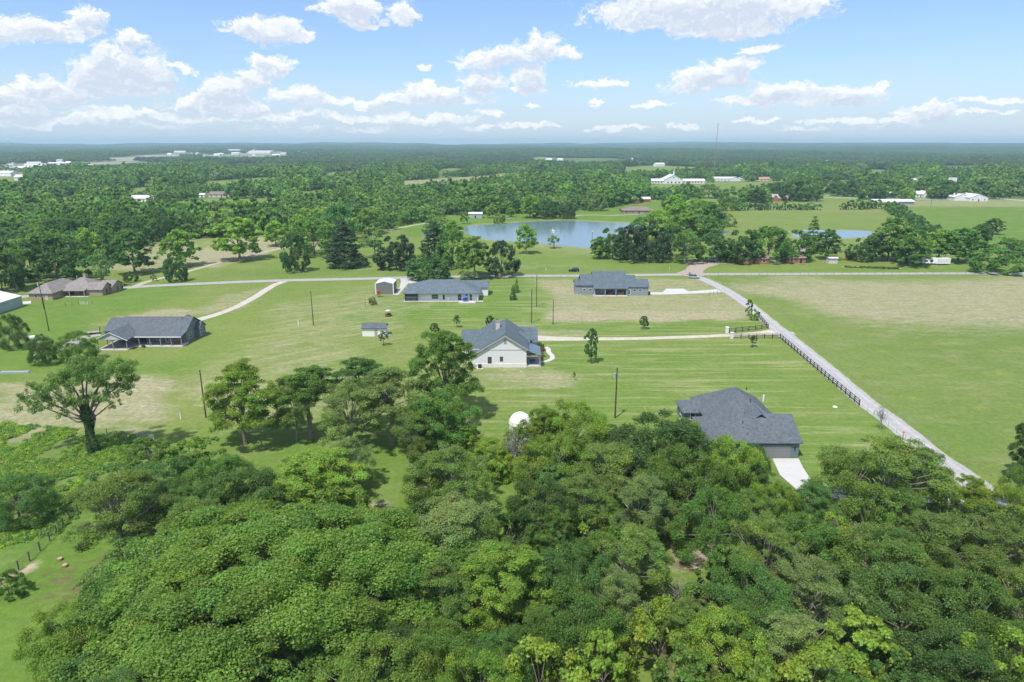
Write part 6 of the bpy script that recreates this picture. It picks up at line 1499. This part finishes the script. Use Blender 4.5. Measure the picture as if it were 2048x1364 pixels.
# ------------------------------------------------------------------ hedges: each bush a thing
rh = random.Random(12)
def hedge(pts, step, rad, h, group, label, tints=('dk', 'md', 'tl')):
    P_ = [G(*p) for p in pts]
    cnt = -1
    for i in range(len(P_) - 1):
        n = max(1, int((P_[i + 1] - P_[i]).length / step))
        for k in range(n):
            cnt += 1; q = P_[i].lerp(P_[i + 1], k / n) + Vector((rh.uniform(-.8, .8), rh.uniform(-1, 1), 0)); s = rh.uniform(.75, 1.3)
            tree('bush', rh.choice(['hb0', 'hb1']), (q.x, q.y, 0), rad * s, h * s * rh.uniform(.8, 1.2), rh.choice(tints), ordn(cnt) + label, 'bush', group)
proto('hb0', 'dome', 141, 3.0, 3.2, .2, 20, 700, .42, BARK, 0, 4); proto('hb1', 'open', 142, 3.0, 3.8, .2, 20, 700, .42, BARK, 0, 4)
hedge([(1395,424),(1480,421),(1560,420),(1640,420)], 3.8, 3.8, 6.0, 'bushes of the long hedge', ' bush from the left of the long hedge across the green field')
hedge([(1685,420),(1740,418),(1768,418)], 4.0, 4.2, 7.0, 'bushes of the hedge under the pavilion', ' bush from the left of the hedge just below the white roofed pavilion')
hedge([(1775,421),(1800,432),(1825,447),(1840,460)], 3.8, 4.0, 6.2, 'bushes of the diagonal hedge', ' bush from the top of the hedge slanting between the two green fields')
hedge([(1840,462),(1860,470),(1895,492),(1930,500)], 4.5, 4.0, 6.0, 'bushes below the diagonal hedge', ' bush from the top of the thicket below the slanting hedge')

# ------------------------------------------------------------------ woods (continued): own trees for the nearest, one mass beyond
mpt = (dd / F)
for (bx, by, hw) in BHOLE:
    tp = 11 / mpt
    bad |= (np.abs(px - bx) < hw + 5) & (py > by - 7) & (py < by + tp * (.85 if by < 420 else .9))
bad |= (cyy > 620) & (vnoise(cx, cyy, 75, 41) + .45 * vnoise(cx, cyy, 24, 42) < .36)
bad |= (px < -60) | (px > 2110)
# keep the open land of the near park free
keep = ~bad
for key in ('fx',): pass
idx = np.where(keep)[0]; order = idx[np.argsort(dd[idx])]
NIND = 150
rt = random.Random(99)
LM = [(283,403,'white long house'),(438,394,'tan house'),(951,436,'pale pond shed'),(1286,404,'red barn'),(1347,367,'white church'),(1562,402,'brick farmhouse'),(1838,392,'white ranch house'),(1957,402,'big white barn'),(131,600,'tan brick ranch house'),(480,520,'wide bright park tree'),(625,478,'wide yellow green tree'),(735,470,'smaller yellow green tree'),(270,547,'dark meadow tree'),(0,480,'left edge'),(362,530,'bright meadow tree'),(552,492,'park lane tree'),(1188,421,'grey green oak'),(1060,436,'bright bushy tree'),(2048,480,'right edge'),(690,533,'layered cedar')]
LMW = [(*tuple(G(a, b)[:2]), n) for a, b, n in LM]; USED = {}
def wood_label(x, y, tone, shape):
    near = sorted(LMW, key=lambda l: math.hypot(l[0] - x, l[1] - y))[:7]
    for i in range(1, 7):
        for j in range(i):
            lb = '%s %s woodland tree between the %s and the %s' % (tone, shape, near[j][2], near[i][2])
            if lb not in USED: USED[lb] = 1; return lb
    return lb
SHP = dict(moak0='round', moak1='rounded', mpecan0='tall', mpecan1='lobed', melm0='airy', mcone0='pointed')
LBL = [(lambda a, b: a < 420 and b > 400, 'tree of the dense wood at the left behind the meadow oaks', 'trees of the left wood'),
       (lambda a, b: a < 900 and b > 395, 'tree of the dark wood between the yellow green oaks and the pond', 'trees of the wood left of the pond'),
       (lambda a, b: a < 1320, 'tree of the wood edge behind the far bank of the pond', 'trees of the wood behind the pond'),
       (lambda a, b: True, 'tree of the wood behind the ranch buildings at the right', 'trees of the wood at the right')]
for i in order[:NIND]:
    k = rt.choice(['moak0', 'moak1', 'mpecan0', 'mpecan1', 'moak0', 'melm0', 'mcone0' if 700 < px[i] < 940 else 'moak1'])
    tn = rt.choice(['dk', 'md', 'dk', 'md', 'ol', 'br', 'tl', 'gg', 'dk', 'md'])
    if 700 < px[i] < 940: tn = rt.choice(['dk', 'dd', 'md', 'dd'])
    for fn, lb, gr in LBL:
        if fn(px[i], py[i]): break
    tree('woodland_tree', k, (cx[i], cyy[i], cz[i] - .1), rt.uniform(4.4, 6.6), hh[i] * rt.uniform(.95, 1.25), tn, wood_label(cx[i], cyy[i], TONE[tn], SHP[k]), 'tree', gr)
rest = order[NIND:]
def proto_collection(name, objs):
    c = bpy.data.collections.new(name)
    for o in objs: c.objects.link(o)
    return c
def lone(mesh, nm, col):
    o = bpy.data.objects.new(nm, mesh); o.color = (*col, 1); return o
def leafset(nm, col):
    """foliage material with its own colour, for the instanced mass"""
    m = LEAF.copy(); m.name = nm
    N = m.node_tree.nodes; L = m.node_tree.links
    rgb = N.new('ShaderNodeRGB'); rgb.outputs[0].default_value = (*col, 1)
    for n in N:
        if n.type == 'MIX' and n.inputs['A'].is_linked and n.inputs['A'].links[0].from_node.type == 'OBJECT_INFO': L.new(rgb.outputs[0], n.inputs['A'])
    return m
farobjs = []
for j, (pk, tn) in enumerate([('far0', 'dk'), ('far1', 'md'), ('far2', 'dk'), ('far0', 'md'), ('far1', 'ol'), ('far2', 'gg'), ('far0', 'br'), ('far2', 'tl'), ('far1', 'dk')]):
    me = PR[pk][0].copy(); me.materials.clear(); me.materials.append(leafset('foliage_' + tn + str(j), tuple(q * 1.4 for q in TINT[tn]))); farobjs.append(bpy.data.objects.new('tree_mass_%d' % j, me))
farcol = proto_collection('far_trees', farobjs)
def patch_mesh(seed, size=60, nt=30, nq=210, ls=1.5):
    rs = np.random.RandomState(seed); P_, Nn, S, T = [], [], [], []
    gxs = np.linspace(-size / 2, size / 2, int(math.sqrt(nt)) + 1)
    for a in gxs:
        for b in gxs:
            x0, y0 = a + rs.uniform(-4, 4), b + rs.uniform(-4, 4); hgt = rs.uniform(8, 17); r = rs.uniform(4.5, 9)
            d = rs.randn(nq, 3); d /= np.linalg.norm(d, axis=1, keepdims=True); d[:, 2] = np.abs(d[:, 2]) * 1.0 - .25
            p = d * np.array([r, r, hgt * .5]) * rs.uniform(.7, 1.05, (nq, 1)) + np.array([x0, y0, hgt * .5])
            t = np.array([[rs.uniform(.75, 1.3), rs.uniform(.75, 1.25), rs.uniform(.7, 1.2)]]) * rs.uniform(.8, 1.2, (nq, 1))
            P_.append(p); Nn.append(d + rs.randn(nq, 3) * .5 + np.array([0, 0, .3])); S.append(ls * rs.uniform(.5, 1.2, nq)); T.append(t)
    return quads_mesh('patch%d' % seed, np.concatenate(P_), np.concatenate(Nn), np.concatenate(S), np.concatenate(T), leafset('patchleaf%d' % seed, [(.085, .165, .055), (.105, .175, .058), (.070, .145, .050)][seed % 3]))
patchcol = proto_collection('far_patches', [bpy.data.objects.new('patch_mass_%d' % k, patch_mesh(200 + k)) for k in range(4)])
def scatter(name, pts, scale, coll, kind='stuff'):
    me = bpy.data.meshes.new(name); n = len(pts); me.vertices.add(n); me.vertices.foreach_set('co', pts.astype(np.float32).ravel())
    a = me.attributes.new('sc', 'FLOAT', 'POINT'); a.data.foreach_set('value', scale.astype(np.float32))
    rs = np.random.RandomState(n % 1000); b = me.attributes.new('rot', 'FLOAT', 'POINT'); b.data.foreach_set('value', rs.uniform(0, 6.28, n).astype(np.float32))
    c = me.attributes.new('idx', 'INT', 'POINT'); c.data.foreach_set('value', rs.randint(0, len(coll.objects), n).astype(np.int32))
    o = bpy.data.objects.new(name, me); COL.objects.link(o); tag(o, kind=kind)
    ng = bpy.data.node_groups.new(name + '_gn', 'GeometryNodeTree'); ng.interface.new_socket('Geometry', in_out='INPUT', socket_type='NodeSocketGeometry'); ng.interface.new_socket('Geometry', in_out='OUTPUT', socket_type='NodeSocketGeometry')
    N = ng.nodes; L = ng.links; gi = N.new('NodeGroupInput'); go = N.new('NodeGroupOutput'); ip = N.new('GeometryNodeInstanceOnPoints'); ci = N.new('GeometryNodeCollectionInfo')
    ci.inputs['Collection'].default_value = coll; ci.inputs['Separate Children'].default_value = True; ci.inputs['Reset Children'].default_value = True
    def at(nm, ty):
        q = N.new('GeometryNodeInputNamedAttribute'); q.data_type = ty; q.inputs['Name'].default_value = nm; return q.outputs['Attribute']
    L.new(gi.outputs[0], ip.inputs['Points']); L.new(ci.outputs[0], ip.inputs['Instance']); ip.inputs['Pick Instance'].default_value = True
    L.new(at('idx', 'INT'), ip.inputs['Instance Index']); cb = N.new('ShaderNodeCombineXYZ'); L.new(at('rot', 'FLOAT'), cb.inputs[2])
    er = N.new('FunctionNodeEulerToRotation'); L.new(cb.outputs[0], er.inputs[0]); L.new(er.outputs[0], ip.inputs['Rotation']); L.new(at('sc', 'FLOAT'), ip.inputs['Scale'])
    L.new(ip.outputs[0], go.inputs[0]); md = o.modifiers.new('scatter', 'NODES'); md.node_group = ng
    return o
o = scatter('woodland', np.stack([cx[rest], cyy[rest], cz[rest] - .4], 1), hh[rest] / 8.6, farcol); tag(o, 'distant mixed woodland covering the middle distance', 'woodland')
# far belt in 60 m patches of canopy
rs = np.random.RandomState(6); pts = []
gy = 1480.0
while gy < 11500:
    st = 54 if gy < 5000 else 66; half = gy * .78 + 100; xsn = np.arange(-half, half, st); xsn = xsn + rs.uniform(-.2, .2, len(xsn)) * st
    pts.append(np.stack([xsn, gy + rs.uniform(-.2, .2, len(xsn)) * st], 1)); gy += st * (1.0 if gy < 5000 else 1.4)
pts = np.concatenate(pts); fx_, fy_ = pts[:, 0], pts[:, 1]; fz = terr(fx_, fy_); qx, qy, qd = proj(fx_, fy_, fz)
ok = (vnoise(fx_, fy_, 340, 21) + .5 * vnoise(fx_, fy_, 110, 22) > np.where(fy_ > 5500, .40, .58)) & (np.hypot(fx_, fy_) < 12000)
for r in CLEAR: ok &= ~inside(qx, qy, r)
for r in TOWN: ok &= ~(inside(qx, qy, r) & (rs.rand(len(qx)) < .95))
for (bx, by, hw) in BHOLE: ok &= ~((np.abs(qx - bx) < hw + 60 * F / qd * .5) & (np.abs(qy - by) < 4))
o = scatter('far_woodland', np.stack([fx_, fy_, fz - .5], 1)[ok], rs.uniform(.9, 1.15, ok.sum()), patchcol); tag(o, 'far blue green woodland reaching to the horizon', 'woodland')
print('TREES', len(order), 'far', ok.sum(), 'fill', nfill)
# weeds of the rough ground at the left
def weeds():
    rs = np.random.RandomState(2); n = 3600; ring = [tuple(G(a, b)[:2]) for a, b in [(-80,838),(300,872),(330,900),(170,960),(150,1060),(-60,1110)]]
    n = 6500; xs_ = rs.uniform(-110, -40, n * 3); ys_ = rs.uniform(75, 150, n * 3); m_ = inside(xs_, ys_, ring) & (vnoise(xs_, ys_, 5, 31) + .4 * vnoise(xs_, ys_, 1.7, 32) > .42); xs_ = xs_[m_]; ys_ = ys_[m_]
    objs = []
    for j, colr in enumerate([(.19, .33, .06), (.24, .37, .065), (.14, .28, .07), (.30, .41, .06)]):
        k = 90; d = rs.randn(k, 3); d[:, 2] = abs(d[:, 2]); d /= np.linalg.norm(d, axis=1, keepdims=True); t = rs.uniform(.7, 1.3, (k, 1))
        me = quads_mesh('weed%d' % j, d * np.array([.9, .9, .75]) * rs.uniform(.4, 1, (k, 1)), d + rs.randn(k, 3) * .5, .17 * rs.uniform(.5, 1.2, k), np.concatenate([t, t, t], 1), leafset('weedleaf%d' % j, colr)); objs.append(bpy.data.objects.new('weed_%d' % j, me))
    o = scatter('weeds', np.stack([xs_, ys_, np.zeros(len(xs_))], 1), rs.uniform(.35, .9, len(xs_)), proto_collection('weed_protos', objs)); tag(o, 'yellow green weeds on the rough ground at the left', 'weeds')
weeds()
# ------------------------------------------------------------------ far houses of the town and the hills
FARH = []
rr = random.Random(31)
def farhouse(px_, py_, w, h, wm, rm, label, cat='house', group=None):
    b = GT(px_, py_); d = w * rr.uniform(.4, .6); o = thing('distant_house' if cat == 'house' else 'distant_building', (b.x, b.y, b.z), label, cat, group, rr.uniform(-.4, .4)); W_ = MB(); R_ = MB()
    gable(W_, R_, -w / 2, w / 2, -d / 2, d / 2, h * .6, h, 'x', .4, .3); W_.build('wall', wm, o); R_.build('roof', rm, o)
for (a, b, w, h, lb) in [(55,361,30,9,'grey roofed house cluster building at the far left'),(18,352,30,9,'pale house at the far left edge of the woods'),(70,330,34,8,'large white building of the small town at the upper left'),(115,330,40,7,'long white hall of the small town at the upper left'),(138,330,16,9,'white cube house right of the long town hall'),
    (165,355,18,8,'white house alone in the left woods'),(205,349,30,8,'pale house right of the lone white one in the left woods'),(315,338,30,8,'pale roof in the woods left of the centre'),(360,306,50,10,'white store left of the distant shopping area'),(410,306,44,10,'white store in the middle of the distant shopping area'),(470,303,60,12,'pale store behind the distant shopping area'),(525,307,120,13,'very long white warehouse on the left horizon'),
    (690,313,40,12,'white warehouse in the distance left of the image centre'),(735,331,60,8,'pale low building beside the substation'),(845,321,75,10,'long flat white building beside the far fields'),(775,302,30,10,'small white roof far off above the pond'),
    (1098,322,22,9,'white house among trees far above the pond, left'),(1120,322,20,9,'second white house among trees far above the pond'),(1268,321,24,9,'white house above the green hill field'),(1292,322,24,8,'pale house above the green hill field, right'),
    (1318,333,26,9,'white cottage at the left of the upper green field'),(1358,330,30,11,'bright white house with two gables above the church'),(1417,332,18,8,'white barn left of the mast foot'),(1428,325,26,8,'pale barn at the mast foot'),(1378,310,20,8,'white roof far beyond the church'),
    (1245,340,18,7,'orange roofed house left of the church woods'),(1822,321,34,10,'white barn far off above the ranch, left'),(1850,321,42,10,'white long barn far off above the ranch'),(1935,318,24,12,'white farm with silo far right'),(1980,326,40,8,'pale long shed far right'),(2020,318,18,8,'white house far at the right edge'),(1655,326,22,8,'white house in the woods above the brick farmhouse')]:
    farhouse(a, b, w, h, WHITE if 'orange' not in lb else CREAM, RUST if 'orange' in lb else rr.choice([METL, METW, METW]), lb, 'house' if 'house' in lb or 'cottage' in lb or 'roof ' in lb else 'building')
for (x0, x1, y0, y1, n, gr) in [(10, 150, 322, 350, 12, 'small houses of the town at the far left'), (340, 590, 300, 313, 30, 'small buildings of the distant shopping area'), (1560, 1720, 298, 303, 22, 'houses of the hillside suburb on the right horizon'), (1700, 2040, 291, 296, 24, 'tiny houses on the right horizon'), (1340, 1480, 294, 300, 10, 'tiny houses on the horizon near the mast'), (60, 250, 328, 350, 8, 'houses in the woods at the upper left'), (1740, 2030, 305, 318, 10, 'scattered far farm houses at the right'), (200, 300, 293, 298, 6, 'tiny houses on the left horizon')]:
    for q_, xq in enumerate(sorted(rr.uniform(x0, x1) for _ in range(n))):
        farhouse(xq, rr.uniform(y0, y1), rr.uniform(14, 30) * (1 if y1 > 310 else 1.5), rr.uniform(6, 10), rr.choice([WHITE, CREAM, WHITE]), rr.choice([METL, METW, SH_LIGHT]), ordn(q_) + ' from the left of the ' + gr, 'house', gr)
# ------------------------------------------------------------------ air
def haze():
    m = bpy.data.materials.new('air'); m.use_nodes = True; N = m.node_tree.nodes; L = m.node_tree.links
    for n in list(N):
        if n.type == 'BSDF_PRINCIPLED': N.remove(n)
    v = N.new('ShaderNodeVolumePrincipled'); v.inputs['Color'].default_value = (.60, .86, 1.0, 1); v.inputs['Density'].default_value = HAZE; v.inputs['Anisotropy'].default_value = .1
    L.new(v.outputs[0], N['Material Output'].inputs['Volume'])
    o = MB().box(-14000, 14000, -3500, 13500, -12, 125).build('haze', m); o['kind'] = 'stuff'; o['label'] = 'pale summer air over the land'; o['category'] = 'haze'
HAZE = 1.25e-4
haze()
